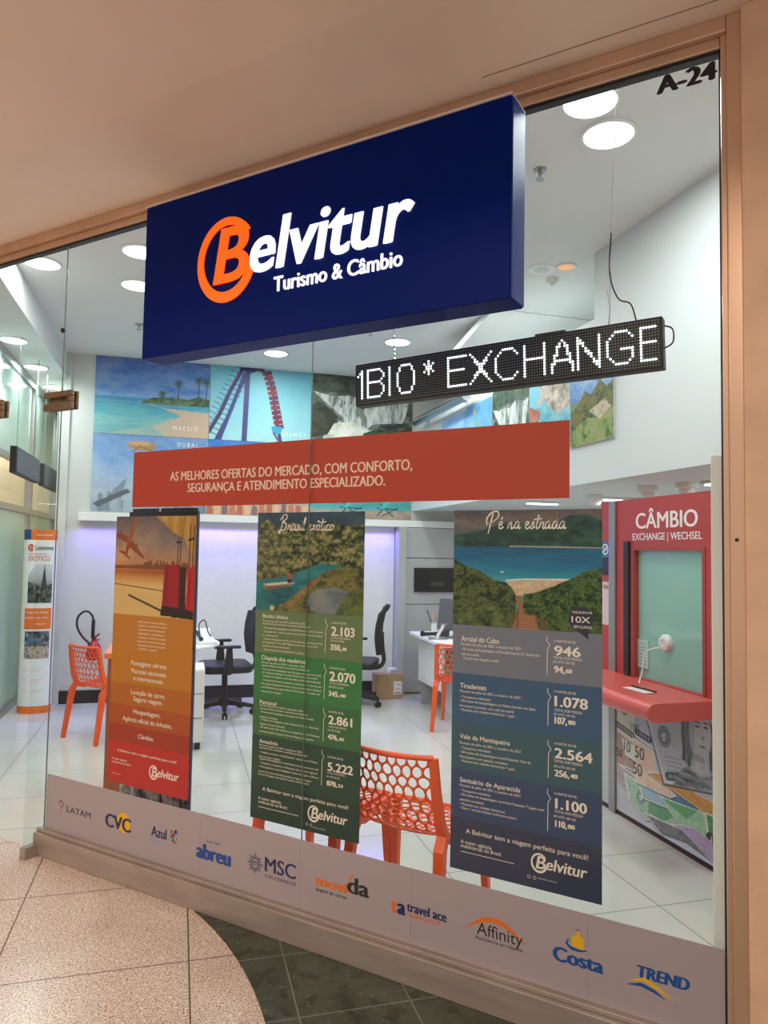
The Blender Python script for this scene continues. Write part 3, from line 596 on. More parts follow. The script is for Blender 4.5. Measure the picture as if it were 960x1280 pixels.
# soffit over the shop front
struct(MB().add([(-9, -.60, 3.335), (3, -.60, 3.335), (3, .05, 3.335), (-9, .05, 3.335), (-9, -.60, 3.65), (3, -.60, 3.65), (3, .05, 3.65), (-9, .05, 3.65)], [(0, 1, 2, 3), (7, 6, 5, 4), (0, 4, 5, 1), (1, 5, 6, 2), (2, 6, 7, 3), (3, 7, 4, 0)]).build('ceiling', SOFF), 'peach painted soffit over the shop front', 'ceiling')
struct(MB().add([(-9, -2.3, 3.46), (3, -2.3, 3.46), (3, -.598, 3.334), (-9, -.598, 3.334), (-9, -2.3, 3.6), (3, -2.3, 3.6), (3, -.598, 3.6), (-9, -.598, 3.6)], [(0, 1, 2, 3), (7, 6, 5, 4), (0, 4, 5, 1), (1, 5, 6, 2), (2, 6, 7, 3), (3, 7, 4, 0)]).build('ceiling', SOFF), 'sloping peach mall ceiling above the viewer', 'ceiling')
# bronze frame: head, jamb and the stone pier to the right, metal sill below
struct(MB().box(-1.0, 0, -.128, -.125, 3.333, 3.3352).build('trim_17', mat('soffit_joint', '9c8066', .7)), 'thin joint line in the soffit', 'joint')
m = MB(); m.box(-9, -.199, -.045, .04, 3.284, 3.335); m.box(-9, -.219, -.022, .04, 3.247, 3.284)
struct(m.build('trim_1', BRONZE, bevel=.004), 'bronze stepped head frame above the shop glass', 'frame')
struct(MB().box(-9, -.219, -.012, .02, 3.236, 3.248).build('trim_2', BLACK), 'black gasket under the head frame', 'frame')
m = MB(); m.box(-.2175, -.199, -.03, .05, 0, 3.284); m.box(-.1985, -.1555, -.0455, .05, 0, 3.3345)
struct(m.build('trim_3', BRONZE, bevel=.003), 'bronze jamb at the right edge of the shop glass', 'frame')
struct(MB().box(-.2245, -.2175, -.012, .02, .1, 3.24).build('trim_4', BLACK), 'thin black gasket along the jamb', 'frame')
struct(MB().box(-.155, 1.2, -.075, .3, 0, 3.335).build('wall_right', TRAV, bevel=.006), 'peach stone pier right of the shop window', 'pier')
m = MB(); m.box(-3.50, -.20, -.05, .05, 0, .112); m.box(-3.50, -.20, -.032, .04, .112, .13)
struct(m.build('trim_5', SILL, bevel=.004), 'scuffed metal sill under the shop window', 'sill')
m = MB(); m.lathe([(.006, -.0458), (.006, -.0468)], (-.18, 0, 1.655), 12, 'y'); struct(m.build('trim_18', BLACK), 'dark screw hole in the bronze jamb', 'hole')
# window panes
def pane(name, x0, x1, z0, z1, y0=-.005, y1=.005, mt=GLASS): return struct(MB().box(x0, x1, y0, y1, z0, z1).build(name, mt), None)
struct(MB().box(-3.478, -1.8208, -.005, .005, .125, 3.24).build('window_1', GLASS), 'left clear pane of the shop window', 'window')
struct(MB().box(-1.8200, -.222, -.005, .005, .125, 3.24).build('window_2', GLASS), 'right clear pane of the shop window', 'window')
struct(MB().box(-4.95, -3.482, -.005, .005, 2.395, 3.24).build('window_3', GLASS), 'clear transom pane above the entrance', 'window')
struct(MB().box(-3.486, -3.476, -.115, -.006, .06, 2.395).build('window_4', GLASSG), 'narrow glass fin beside the entrance', 'window')
struct(MB().box(-1.8208, -1.8200, -.004, .004, .125, 3.24).build('trim_6', SEAL), 'clear seal between the window panes', 'seal')
struct(MB().box(-3.482, -3.478, -.003, .003, .125, 3.24).build('trim_7', SEAL), 'clear seal at the window end', 'seal')
# shop ceiling, dropped strip on the left, wall above the window head
zc = 3.61
struct(MB().slab([(.95, -.93), (.95, 2.47), (2.3, 2.47), (2.3, 6.5), (-2.98, 6.5), (-2.98, 3.02)], zc, zc + .1).build('ceiling', CEIL, rot=ROT), 'pale grey shop ceiling', 'ceiling')
struct(MB().box(-3.9, -2.98, 3.0, 9.2, 3.345, 3.72).build('ceiling', CEIL, rot=ROT), 'lower white ceiling strip above the side glass', 'ceiling')
struct(MB().box(-9, .2, .045, .1, 3.3, 3.72).build('wall_front', CEIL), 'white wall above the window head', 'wall')
# back wall with its left return, white panels below, ledge, purple-lit niche
m = MB(); m.box(-3.0, 2.6, 6.36, 6.5, 0, 3.62); m.box(-3.03, -2.93, 6.33, 9.0, 0, 3.62)
struct(m.build('wall_back', LGREY, rot=ROT), 'pale back wall of the shop', 'wall')
struct(MB().box(-4.2, -2.9, 9.0, 9.1, 0, 3.62).build('wall_end', LGREY, rot=ROT), 'pale end wall of the passage', 'wall')
struct(MB().box(-2.94, .6, 6.335, 6.36, 0, .13).build('baseboard_back', BLACK, rot=ROT), 'black baseboard of the back wall', 'baseboard')
m = MB(); m.box(-2.80, -1.62, 6.23, 6.36, 1.865, 1.95); m.box(-1.62, 1.3, 6.20, 6.36, 1.885, 1.96)
struct(m.build('trim_8', WHITE, rot=ROT, bevel=.004), 'white ledge across the back wall', 'ledge')
PANEL = mat('white_textured_panel', 'dcdedd', 0.5, noise=.03, nscale=14)
m = MB()
for v0, v1 in ((-1.62, -.9), (-.895, -.2), (-.195, .59)): m.box(v0, v1, 6.33, 6.36, .14, 1.885)
struct(m.build('wall_panel', PANEL, rot=ROT), 'white wall panels under the ledge', 'wall')
struct(MB().box(.595, .68, 6.15, 6.36, 0, 1.885).build('trim_9', GREYP, rot=ROT), 'grey pilaster beside the wall cabinets', 'pilaster')
# right side: upper wall over a low soffit, pier near the window, deep recess under it
m = MB(); m.box(.81, 2.4, -.75, 2.47, 2.08, 3.62); m.box(.81, 2.4, 2.47, 6.36, 2.08, 3.17)
struct(m.build('wall_upper', UPPER, rot=ROT), 'white upper wall along the right side', 'wall')
struct(MB().box(2.3, 2.4, -.75, 6.36, 0, 3.62).build('wall_side', WHITE, rot=ROT), 'white wall at the back of the right recess', 'wall')
a_, b_, c_, d_ = (.62, 3.67, 3.60), (2.3, 3.70, 3.60), (2.3, 5.0, 3.30), (.55, 5.0, 3.30)
struct(MB().hexa([d_, c_, b_, a_], [(.55, 5.02, 3.36), (2.3, 5.02, 3.36), (2.3, 3.71, 3.66), (.62, 3.68, 3.66)]).build('ceiling', WHITE, rot=ROT), 'slanting white panel dropping from the ceiling at the back', 'ceiling')
struct(MB().box(-.262, -.226, .045, .16, 0, 1.93).build('trim_10', WHITE, bevel=.003), 'white post just inside the right window edge', 'post')
# glass side of the shop, seen through the entrance: rail, posts, frosted panes, bronze rails
m = MB()
for z0, z1 in ((3.27, 3.345), (2.40, 2.45), (1.93, 1.99), (0, .07)): m.box(-3.39, -3.33, 3.45, 9.0, z0, z1)
struct(m.build('trim_11', CHROME, rot=ROT), 'metal rails of the side glazing', 'frame')
for i, u in enumerate((3.6, 5.15, 6.75, 8.3)):
    struct(MB().box(-3.40, -3.33, u - .03, u + .03, 0, 3.30).build('trim_%d' % (12 + i), CHROME, rot=ROT), 'metal post of the side glazing', 'frame')
    if u < 8:
        u1 = u + 1.5
        struct(MB().box(-3.368, -3.358, u + .04, u1, 2.45, 3.27).build('window_%d' % (5 + i), FROST, rot=ROT), 'frosted upper pane of the side glazing', 'window')
        struct(MB().box(-3.368, -3.358, u + .04, u1, 1.99, 2.40).build('window_%d' % (9 + i), GLASS, rot=ROT), 'clear middle pane of the side glazing', 'window')
        struct(MB().box(-3.368, -3.358, u + .04, u1, .07, 1.93).build('window_%d' % (13 + i), FROST, rot=ROT), 'frosted lower pane of the side glazing', 'window')
WOODB = mat('bronze_wood', 'a87848', .5, noise=.15, nscale=3)
struct(MB().box(-6.2, -6.1, 2.5, 11, 0, 3.6).build('wall_gallery', mat('cream_wall', 'e2c79c', .7), rot=ROT), 'cream wall of the gallery beyond the side glass', 'wall')
m = MB()
for u in np.arange(2.6, 11, .9): m.box(-6.1, -6.02, u, u + .12, 0, 2.9)
m.box(-6.1, -6.0, 2.5, 11, 2.55, 2.8); m.box(-6.1, -6.0, 2.5, 11, 1.55, 1.7)
struct(m.build('trim_16', WOODB, rot=ROT), 'bronze timber frames on the gallery wall', 'frame')
struct(MB().box(-6.2, -3.42, 3.6, 11, -.08, -.005).build('floor', mat('gallery_floor_stone', 'c8b8a4', .2), rot=ROT), 'pale floor of the gallery', 'floor')
struct(MB().box(-6.2, -3.42, 3.6, 11, 3.5, 3.6).build('ceiling', CEIL, rot=ROT), 'ceiling of the gallery', 'ceiling')

# lettering of the front: words, left, right, baseline, capital height
P1 = [
    ('Oferecemos as Belas melhores', 0.182, 0.376, 0.792, 0.01, 'F'),
    ('viagens do mundo! Os nossos', 0.183, 0.377, 0.774, 0.01, 'F'),
    ('consultores estão à disposição', 0.184, 0.365, 0.755, 0.01, 'F'),
    ('passagens, pacotes e', 0.185, 0.366, 0.736, 0.01, 'F'),
    ('cruzeiros, reservas e tudo', 0.186, 0.37, 0.717, 0.01, 'F'),
    ('que precisa. E a Belvitur fica ainda', 0.183, 0.371, 0.698, 0.01, 'F'),
    ('mais próxima de você. Aponte', 0.184, 0.369, 0.679, 0.01, 'F'),
    ('o celular e acesse!', 0.185, 0.314, 0.661, 0.01, 'F'),
    ('Passagens aéreas', 0.143, 0.384, 0.584, 0.022, 'B'),
    ('Pacotes nacionais', 0.148, 0.383, 0.545, 0.022, 'B'),
    ('e internacionais.', 0.163, 0.369, 0.511, 0.022, 'B'),
    ('Locação de carro', 0.148, 0.377, 0.443, 0.022, 'B'),
    ('Seguro viagem.', 0.167, 0.366, 0.412, 0.022, 'B'),
    ('Hospedagem.', 0.17, 0.356, 0.351, 0.022, 'B'),
    ('Agência oficial do Inhotim.', 0.096, 0.433, 0.31, 0.022, 'B'),
    ('Câmbio.', 0.209, 0.316, 0.236, 0.021, 'B'),
    ('A Belvitur tem a viagem perfeita para você!', 0.067, 0.468, 0.155, 0.013, 'V'),
    ('A maior agência', 0.031, 0.137, 0.112, 0.01, 'V'),
    ('multimarcas do Brasil.', 0.032, 0.168, 0.096, 0.01, 'V'),
    ('belvitur.com.br', 0.032, 0.095, 0.043, 0.005, 'F'),
]
P2 = [
    ('Bonito básico', 0.042, 0.179, 0.863, 0.017, 'B'),
    ('Período de julho de 2021 a dezembro 2021', 0.043, 0.276, 0.846, 0.008, 'F'),
    ('(exceto férias, feriados e período prolongado)', 0.042, 0.297, 0.834, 0.008, 'F'),
    ('- 03 noites de hospedagem no Hotel Bonito com café da manhã,', 0.042, 0.365, 0.816, 0.008, 'F'),
    ('- Chegada de 1 noite ou em outro período (hotel sujeito', 0.043, 0.36, 0.8, 0.008, 'F'),
    ('a jantar)', 0.043, 0.126, 0.784, 0.008, 'F'),
    ('- Passeio de flutuação no Rio da Prata, Buraco das Araras, Gruta', 0.044, 0.362, 0.768, 0.008, 'F'),
    ('do Lago Azul, Gruta São Miguel, passeio de bote no Rio', 0.044, 0.338, 0.754, 0.008, 'F'),
    ('Formoso, Parque Aventura', 0.045, 0.191, 0.738, 0.008, 'F'),
    ('- Guia de turismo acompanhando o grupo.', 0.045, 0.268, 0.722, 0.008, 'F'),
    ('A PARTIR DE R$', 0.401, 0.475, 0.859, 0.008, 'S'),
    ('2.103', 0.403, 0.518, 0.811, 0.037, 'N'),
    ('TOTAL POR PESSOA', 0.401, 0.499, 0.798, 0.008, 'S'),
    ('EM ATÉ 10X R$', 0.402, 0.468, 0.786, 0.008, 'S'),
    ('350,', 0.4, 0.456, 0.752, 0.023, 'N'),
    ('00', 0.46, 0.481, 0.753, 0.013, 'N'),
    ('Chapada dos veadeiros', 0.041, 0.277, 0.682, 0.018, 'B'),
    ('Período de julho de 2021 a dezembro 2021', 0.041, 0.273, 0.666, 0.008, 'F'),
    ('(exceto férias, feriados e período prolongado)', 0.042, 0.297, 0.653, 0.008, 'F'),
    ('- 03 noites de hospedagem em São Jorge com café da manhã,', 0.042, 0.358, 0.637, 0.008, 'F'),
    ('- 01 noite de hospedagem em Alto Paraíso com café da manhã,', 0.043, 0.341, 0.623, 0.008, 'F'),
    ('- Transfer de chegada e saída (Brasília) até Alto Paraíso/Brasília', 0.043, 0.355, 0.608, 0.008, 'F'),
    ('- Transporte 4x4 para passeios, 3 cachoeiras - A Caverna de', 0.044, 0.359, 0.591, 0.008, 'F'),
    ('São Jorge, Chapada das Almas, Cânion do Rio Preto, Raizama', 0.045, 0.36, 0.575, 0.008, 'F'),
    ('acompanhados por guia local em 4x4 cortesia. Transfer até', 0.043, 0.353, 0.56, 0.008, 'F'),
    ('retorno com o grupo.', 0.043, 0.154, 0.542, 0.008, 'F'),
    ('A PARTIR DE R$', 0.399, 0.474, 0.674, 0.008, 'S'),
    ('2.070', 0.399, 0.526, 0.626, 0.038, 'N'),
    ('TOTAL POR PESSOA', 0.399, 0.496, 0.612, 0.008, 'S'),
    ('EM ATÉ 10X R$', 0.398, 0.467, 0.597, 0.008, 'S'),
    ('345,', 0.396, 0.45, 0.564, 0.02, 'N'),
    ('00', 0.454, 0.482, 0.565, 0.012, 'N'),
    ('Pantanal', 0.038, 0.128, 0.491, 0.016, 'B'),
    ('Período de julho de 2021 a dezembro 2021', 0.039, 0.271, 0.481, 0.008, 'F'),
    ('(exceto férias, feriados e período prolongado)', 0.039, 0.295, 0.468, 0.008, 'F'),
    ('- 03 noites de hospedagem na pousada com café da manhã,', 0.04, 0.325, 0.453, 0.008, 'F'),
    ('pensão completa,', 0.04, 0.136, 0.432, 0.008, 'F'),
    ('- Transfer de chegada e saída (Campo Grande - Pantanal)', 0.041, 0.35, 0.42, 0.008, 'F'),
    ('Agosto Campo Grande)', 0.042, 0.175, 0.402, 0.008, 'F'),
    ('- 05 safaris por dia conforme a programação do Pantanal,', 0.038, 0.357, 0.388, 0.008, 'F'),
    ('acompanhados de guia local em língua portuguesa.', 0.039, 0.328, 0.37, 0.008, 'F'),
    ('A PARTIR DE R$', 0.397, 0.472, 0.496, 0.008, 'S'),
    ('2.861', 0.398, 0.515, 0.451, 0.034, 'N'),
    ('TOTAL POR PESSOA', 0.399, 0.487, 0.436, 0.008, 'S'),
    ('EM ATÉ 10X R$', 0.397, 0.457, 0.421, 0.008, 'S'),
    ('476,', 0.397, 0.449, 0.389, 0.02, 'N'),
    ('83', 0.454, 0.477, 0.39, 0.012, 'N'),
    ('Amazônia', 0.04, 0.14, 0.324, 0.016, 'B'),
    ('Período de julho de 2021 a dezembro 2021', 0.041, 0.269, 0.311, 0.008, 'F'),
    ('(exceto férias, feriados e período prolongado)', 0.041, 0.296, 0.3, 0.008, 'F'),
    ('- Traslado aeroporto / hotel flutuante / aeroporto em Manaus', 0.042, 0.35, 0.281, 0.008, 'F'),
    ('em serviço regular,', 0.042, 0.161, 0.263, 0.008, 'F'),
    ('- Estadia de hospedagem no hotel Reserva da Amazônia com café', 0.04, 0.354, 0.253, 0.008, 'F'),
    ('- Traslado aeroporto e Flutuante de manhã regional', 0.041, 0.349, 0.236, 0.008, 'F'),
    ('- Visita guiada às casas indígenas nativas da região, trilhas e', 0.039, 0.355, 0.22, 0.008, 'F'),
    ('passeio de canoa motorizada guiado em língua portuguesa', 0.04, 0.32, 0.2, 0.008, 'F'),
    ('(inclui focagem de jacarés, nado com botos).', 0.04, 0.309, 0.187, 0.008, 'F'),
    ('A PARTIR DE R$', 0.397, 0.474, 0.313, 0.008, 'S'),
    ('5.222', 0.399, 0.523, 0.262, 0.034, 'N'),
    ('TOTAL POR PESSOA', 0.398, 0.486, 0.25, 0.007, 'S'),
    ('EM ATÉ 10X R$', 0.396, 0.459, 0.235, 0.007, 'S'),
    ('870,', 0.397, 0.448, 0.202, 0.02, 'N'),
    ('33', 0.451, 0.476, 0.204, 0.012, 'N'),
    ('A Belvitur tem a viagem perfeita para você!', 0.064, 0.504, 0.124, 0.015, 'V'),
    ('A maior agência', 0.043, 0.166, 0.084, 0.012, 'V'),
    ('multimarcas do Brasil.', 0.044, 0.201, 0.068, 0.012, 'V'),
    ('belvitur.com.br', 0.334, 0.397, 0.02, 0.005, 'F'),
]
P3 = [
    ('Arraial do Cabo', 0.035, 0.185, 0.833, 0.019, 'B'),
    ('Período de julho de 2021 a outubro de 2021', 0.035, 0.267, 0.817, 0.01, 'F'),
    ('- 03 noites de hospedagem na Pousada Capitão IV, Aveis com', 0.035, 0.336, 0.799, 0.01, 'F'),
    ('café da manhã', 0.036, 0.106, 0.781, 0.009, 'F'),
    ('- Transfer de chegada e saída', 0.036, 0.183, 0.766, 0.009, 'F'),
    ('A PARTIR DE R$', 0.386, 0.463, 0.855, 0.008, 'S'),
    ('946', 0.388, 0.481, 0.81, 0.033, 'N'),
    ('TOTAL POR PESSOA', 0.386, 0.485, 0.797, 0.009, 'S'),
    ('EM ATÉ 10X R$', 0.386, 0.46, 0.783, 0.008, 'S'),
    ('94,', 0.388, 0.427, 0.75, 0.023, 'N'),
    ('60', 0.429, 0.452, 0.752, 0.014, 'N'),
    ('PAGUE EM ATÉ', 0.452, 0.52, 0.959, 0.008, 'G'),
    ('10X', 0.449, 0.513, 0.928, 0.021, 'G'),
    ('SEM JUROS', 0.456, 0.518, 0.909, 0.009, 'G'),
    ('Tiradentes', 0.032, 0.137, 0.66, 0.018, 'B'),
    ('Período de julho de 2021 a outubro de 2021', 0.032, 0.266, 0.644, 0.009, 'F'),
    ('- Transporte rodoviário', 0.032, 0.154, 0.624, 0.009, 'F'),
    ('- 04 noites de hospedagem no Hilton Garden Inn Belo', 0.032, 0.323, 0.609, 0.009, 'F'),
    ('Horizonte (cortesia), com café da manhã', 0.032, 0.242, 0.591, 0.009, 'F'),
    ('- Passeios em cidades históricas + guia', 0.032, 0.245, 0.576, 0.009, 'F'),
    ('A PARTIR DE R$', 0.388, 0.464, 0.681, 0.008, 'S'),
    ('1.078', 0.39, 0.506, 0.635, 0.035, 'N'),
    ('TOTAL POR PESSOA', 0.389, 0.487, 0.617, 0.009, 'S'),
    ('EM ATÉ 10X R$', 0.389, 0.462, 0.603, 0.008, 'S'),
    ('107,', 0.39, 0.435, 0.575, 0.023, 'N'),
    ('80', 0.438, 0.464, 0.578, 0.014, 'N'),
    ('Vale da Mantiqueira', 0.034, 0.229, 0.475, 0.017, 'B'),
    ('Período de julho de 2021 a outubro de 2021', 0.034, 0.269, 0.455, 0.009, 'F'),
    ('- Transporte rodoviário', 0.034, 0.156, 0.438, 0.009, 'F'),
    ('- 04 noites de hospedagem hotel Fazenda Vale da', 0.034, 0.306, 0.422, 0.009, 'F'),
    ('Mantiqueira com pensão completa', 0.035, 0.221, 0.405, 0.009, 'F'),
    ('- Passeios em cidades históricas + guia', 0.035, 0.247, 0.39, 0.009, 'F'),
    ('A PARTIR DE R$', 0.389, 0.466, 0.503, 0.008, 'S'),
    ('2.564', 0.391, 0.522, 0.458, 0.034, 'N'),
    ('TOTAL POR PESSOA', 0.389, 0.488, 0.443, 0.009, 'S'),
    ('EM ATÉ 10X R$', 0.39, 0.463, 0.425, 0.008, 'S'),
    ('256,', 0.391, 0.443, 0.396, 0.022, 'N'),
    ('40', 0.446, 0.472, 0.398, 0.014, 'N'),
    ('Santuário de Aparecida', 0.036, 0.269, 0.317, 0.017, 'B'),
    ('Período de julho de 2021 a outubro de 2021', 0.036, 0.269, 0.301, 0.009, 'F'),
    ('- Transporte rodoviário', 0.036, 0.157, 0.283, 0.009, 'F'),
    ('- 04 noites de hospedagem no Hotel Fazenda 7 Lagos com', 0.036, 0.356, 0.268, 0.009, 'F'),
    ('pensão completa', 0.037, 0.131, 0.25, 0.009, 'F'),
    ('- Passeios em cidades históricas', 0.037, 0.212, 0.234, 0.009, 'F'),
    ('- Guia + serviço incluso conforme roteiro', 0.037, 0.255, 0.22, 0.009, 'F'),
    ('A PARTIR DE R$', 0.391, 0.468, 0.333, 0.008, 'S'),
    ('1.100', 0.394, 0.504, 0.287, 0.034, 'N'),
    ('TOTAL POR PESSOA', 0.392, 0.49, 0.272, 0.009, 'S'),
    ('EM ATÉ 10X R$', 0.39, 0.465, 0.256, 0.008, 'S'),
    ('110,', 0.394, 0.435, 0.225, 0.022, 'N'),
    ('00', 0.438, 0.463, 0.227, 0.014, 'N'),
    ('A Belvitur tem a viagem perfeita para você!', 0.062, 0.508, 0.136, 0.017, 'V'),
    ('A maior agência', 0.042, 0.163, 0.097, 0.013, 'V'),
    ('multimarcas do Brasil.', 0.042, 0.201, 0.082, 0.013, 'V'),
    ('belvitur.com.br', 0.336, 0.402, 0.036, 0.005, 'F'),
]
BN = [
    ('AS MELHORES OFERTAS DO MERCADO, COM CONFORTO,', 0.257, 1.579, 0.125, 0.043),
    ('SEGURANÇA E ATENDIMENTO ESPECIALIZADO.', 0.375, 1.458, 0.067, 0.042),
]
FL = [
    ('LATAM', -3.295, -3.112, 0.241, 0.03),
    ('CVC', -3.004, -2.821, 0.23, 0.063),
    ('Azul', -2.685, -2.584, 0.247, 0.047),
    ('viagens', -2.719, -2.582, 0.22, 0.022),
    ('abreu', -2.398, -2.191, 0.213, 0.066),
    ('desde 1840', -2.336, -2.258, 0.29, 0.01),
    ('MSC', -2.004, -1.84, 0.24, 0.059),
    ('CRUZEIROS', -2.003, -1.839, 0.214, 0.013),
    ('movi', -1.739, -1.589, 0.246, 0.039),
    ('da', -1.589, -1.487, 0.252, 0.062),
    ('aluguel de carros', -1.739, -1.592, 0.222, 0.014),
    ('travel ace', -1.321, -1.155, 0.247, 0.035),
    ('assistance', -1.312, -1.182, 0.228, 0.02),
    ('Affinity', -1.036, -0.865, 0.24, 0.042),
    ('Assistência ao viajante', -1.042, -0.865, 0.221, 0.013),
    ('Costa', -0.759, -0.588, 0.229, 0.047),
    ('TREND', -0.484, -0.325, 0.254, 0.037),
    ('viagens de todos os jeitos', -0.478, -0.349, 0.201, 0.006),
]

# ================================================================== THINGS ON AND OUTSIDE THE SHOP FRONT
CREAM = mat('cream_ink', 'f6e8dc', .5); WINK = mat('white_ink', 'f4f2f0', .5)
# blue sign box over the window
NAVY = mat('navy_sign_panel', '021c6c', .4, spec=.06); NAVY2 = mat('navy_sign_edge', '143a94', .5, spec=.25)
LETW = mat('lit_white_letter', 'ffffff', .4, emit='ffffff', estr=.75); LETO = mat('lit_orange_letter', 'ff6a10', .4, emit='ff5c04', estr=.75)
sg = root('shop_sign', 'big navy blue box sign with lit orange and white lettering above the shop window', 'sign', (-2.645, -.2, 2.468), -.004)
MB().box(0, 1.787, 0, .13, 0, .713).build('box', NAVY, sg, bevel=.003)
m = MB(); m.box(-.004, 1.791, -.004, .134, .713, .722); m.build('top_trim', mat('pale_sign_trim', 'd8c8c0', .4), sg)
m = MB(); m.box(1.787, 1.793, .006, .125, .004, .709); m.build('side_panel', NAVY2, sg)
for x in (.2, .95, 1.6): MB().box(x, x + .04, .13, .20, .55, .60).build('bracket', DARK, sg)
m = MB(); brand(m, .505, .372, 1.0, -.006, .011, .006, letters=False); m.build('round_mark', LETO, sg)
m = MB(); brand(m, .505, .372, 1.0, -.006, .011, .006, mark=False); m.build('shop_name', LETW, sg)
m = MB(); text(m, 'Turismo & Câmbio', .769, 1.372, .188, .062, -.004, .004, 0, .002, heavy=.003); m.build('tagline', LETW, sg)

# unit number on the glass
m = MB(); text(m, 'A-24', -.418, -.228, 3.158, .060, -.0066, .03, 0, heavy=.008)
tag(m.build('unit_number', BLACK), 'black unit number A-24 stuck on top right corner of the window', 'lettering')

# orange banner
bn = MB().box(0, 2.201, 0, .003, 0, .276).build('window_banner', mat('orange_banner_print', 'b83000', .5), loc=(-2.914, .010, 1.799))
tag(bn, 'long orange banner with white slogan across the middle of the shop window', 'banner')
m = MB()
for b, x0, x1, z, h in BN: text(m, b, x0, x1, z, h, -.0007, .010, 0, heavy=.002)
m.build('slogan', mat('pale_peach_ink', 'f3d3c2', .5), bn)

# posters
def poster(label, x, w, h, bands, art, photo, items, logo, lines, title=None, extra=None):
    ms = [mat('poster_band_' + c, c, .45) for _, c in bands]
    b = MB(); zs = [z for z, _ in bands] + [photo[0]]
    for i in range(len(bands)): b.mi = i; b.box(0, w, 0, .003, zs[i], zs[i + 1] - .0)
    b.mi = len(bands) - 1; b.box(0, w, .0005, .003, photo[0], h)
    p = b.build('window_poster', ms, loc=(x, .010, .44)); tag(p, label, 'poster', 'travel posters in the shop window')
    picture('photo', art, 0, w, photo[0], h, -.0003, p)
    G = {}
    for i, (t, x0, x1, z, hh, k) in enumerate(items):        # each heading, price and block of small print is a part of its own
        band = sum(z > zz for zz in zs); key = (k, band) if k == 'F' else ((k, band, hh > .027) if k == 'N' else (k, band, i))
        text(G.setdefault(key, MB()), t, x0, x1, z, hh, -.0016 if k == 'G' else -.0008, {'B': .012, 'N': .022, 'G': .014, 'V': .005}.get(k, 0), 0, heavy={'N': .002}.get(k, 0))
    for key, q in G.items():
        q.build('instalment' if key[0] == 'N' and not key[2] else {'B': 'heading', 'F': 'fine_print', 'S': 'price_caption', 'N': 'price', 'V': 'footer_line', 'G': 'badge_text'}[key[0]], CREAM, p)
    for ln in lines:
        m = MB(); m.ribbon(ln, .0022, -.0008); m.build('bracket', CREAM, p)
    m = MB(); brand(m, logo[0], logo[1], logo[2], -.0008, .014); m.build('logo', CREAM, p)
    m = MB()
    for q in (.302, .323) if logo[0] > .325 else (): m.ring(q, .0275 if logo[1] < .08 else .036, .006, .006, .0015, .0015, 0, 2 * pi, -.0008, 9)
    if m.v: m.build('social_icons', CREAM, p)
    if title:
        m = MB(); pen(m, *title, -.0012); m.build('title', CREAM, p)
    return p
def brk(x, z1, zm, z0): return [(x, z1), (x - .002, zm + .016), (x + .010, zm), (x + .001, zm - .016), (x, z0)]
poster('orange poster with plane and suitcases, leftmost of the three in the window', -3.022, .545, 1.314,
       [(0, 'c01e17'), (.203, 'a32c0a'), (.288, 'ad4a08'), (.386, 'b5620b'), (.492, 'bf7714')], art_airport(), (.827,), P1, (.321, .091, .182), [])
poster('green poster with river and boat photo, middle one of the three in the window', -2.105, .555, 1.323,
       [(0, '17382e'), (.149, '1c4334'), (.356, '2f673a'), (.520, '2d7840'), (.711, '62784e')], art_river(), (.896,), P2, (.335, .075, .182),
       [brk(.375, .879, .849, .737), brk(.374, .692, .662, .547), brk(.374, .512, .483, .375), brk(.371, .342, .314, .197), [(.043, .052), (.259, .052)]], ('Brasil exo^tico', .125, .405, 1.245, .026, .0042))
p3 = poster('blue and grey poster with bay and beach photo, rightmost of the three in the window', -1.152, .553, 1.320,
       [(0, '343a56'), (.188, '33486e'), (.362, '345a6a'), (.532, '33587e'), (.714, '75798a')], art_bay(), (.893,), P3, (.339, .089, .182),
       [brk(.363, .871, .843, .739), brk(.367, .693, .664, .565), brk(.369, .513, .485, .386), brk(.368, .348, .317, .204), [(.043, .067), (.249, .067)]], ("Pe' na estrada", .135, .428, 1.252, .026, .0042))
m = MB(); m.disc(.481, .940, .043, -.0011, 28); m.flat([(.455, .91), (.507, .872), (.507, .925)], -.00105)
m.build('badge', mat('badge_ink', '23243c', .45), p3)

# partner logos on the pale film along the bottom of the glass
FILM = mat('lilac_film', 'a69a9f', .4)
fm = MB(); xs = [-3.462, -2.376, -1.822, -1.304, -.642, -.226]
for a, b in zip(xs[:-1], xs[1:]): fm.box(a, b, -.0068, -.0056, .128, .407)
fm = fm.build('logo_film', FILM); tag(fm, 'pale lilac film along the foot of the window printed with partner logos', 'window film')
for x in xs[1:-1]: MB().box(x - .001, x + .001, -.0072, -.0068, .128, .407).build('joint_line', mat('film_joint', '9a8c90', .5), fm)
def ink(n, c): return mat('ink_' + n, c, .45)
NV, BL, YL, ORG, PUR, PALE, BK = ink('navy', '1f2c5c'), ink('blue', '1c4f94'), ink('yellow', 'e3b21c'), ink('orange', 'e0701c'), ink('purple', '3a2458'), ink('pale', '96a4b4'), ink('black', '2a2a2e')
YF = -.0074
F = {t[0]: t[1:] for t in FL}
def ft(mb, b, bold=0, shear=0, heavy=0, y=YF, x1=None): q = F[b]; text(mb, b, q[0], x1 or q[1], q[2], q[3], y, bold, shear, heavy=heavy)
def logo(mbs):
    o = None
    mb = MB(); ml = []
    for k, (q, mm) in enumerate(mbs):
        q_ = len(mb.v); mb.v += q.v; mb.f += [tuple(i + q_ for i in f) for f in q.f]; mb.m += [k] * len(q.f); ml.append(mm)
    return mb.build('partner_logo', ml, fm, fix=False)
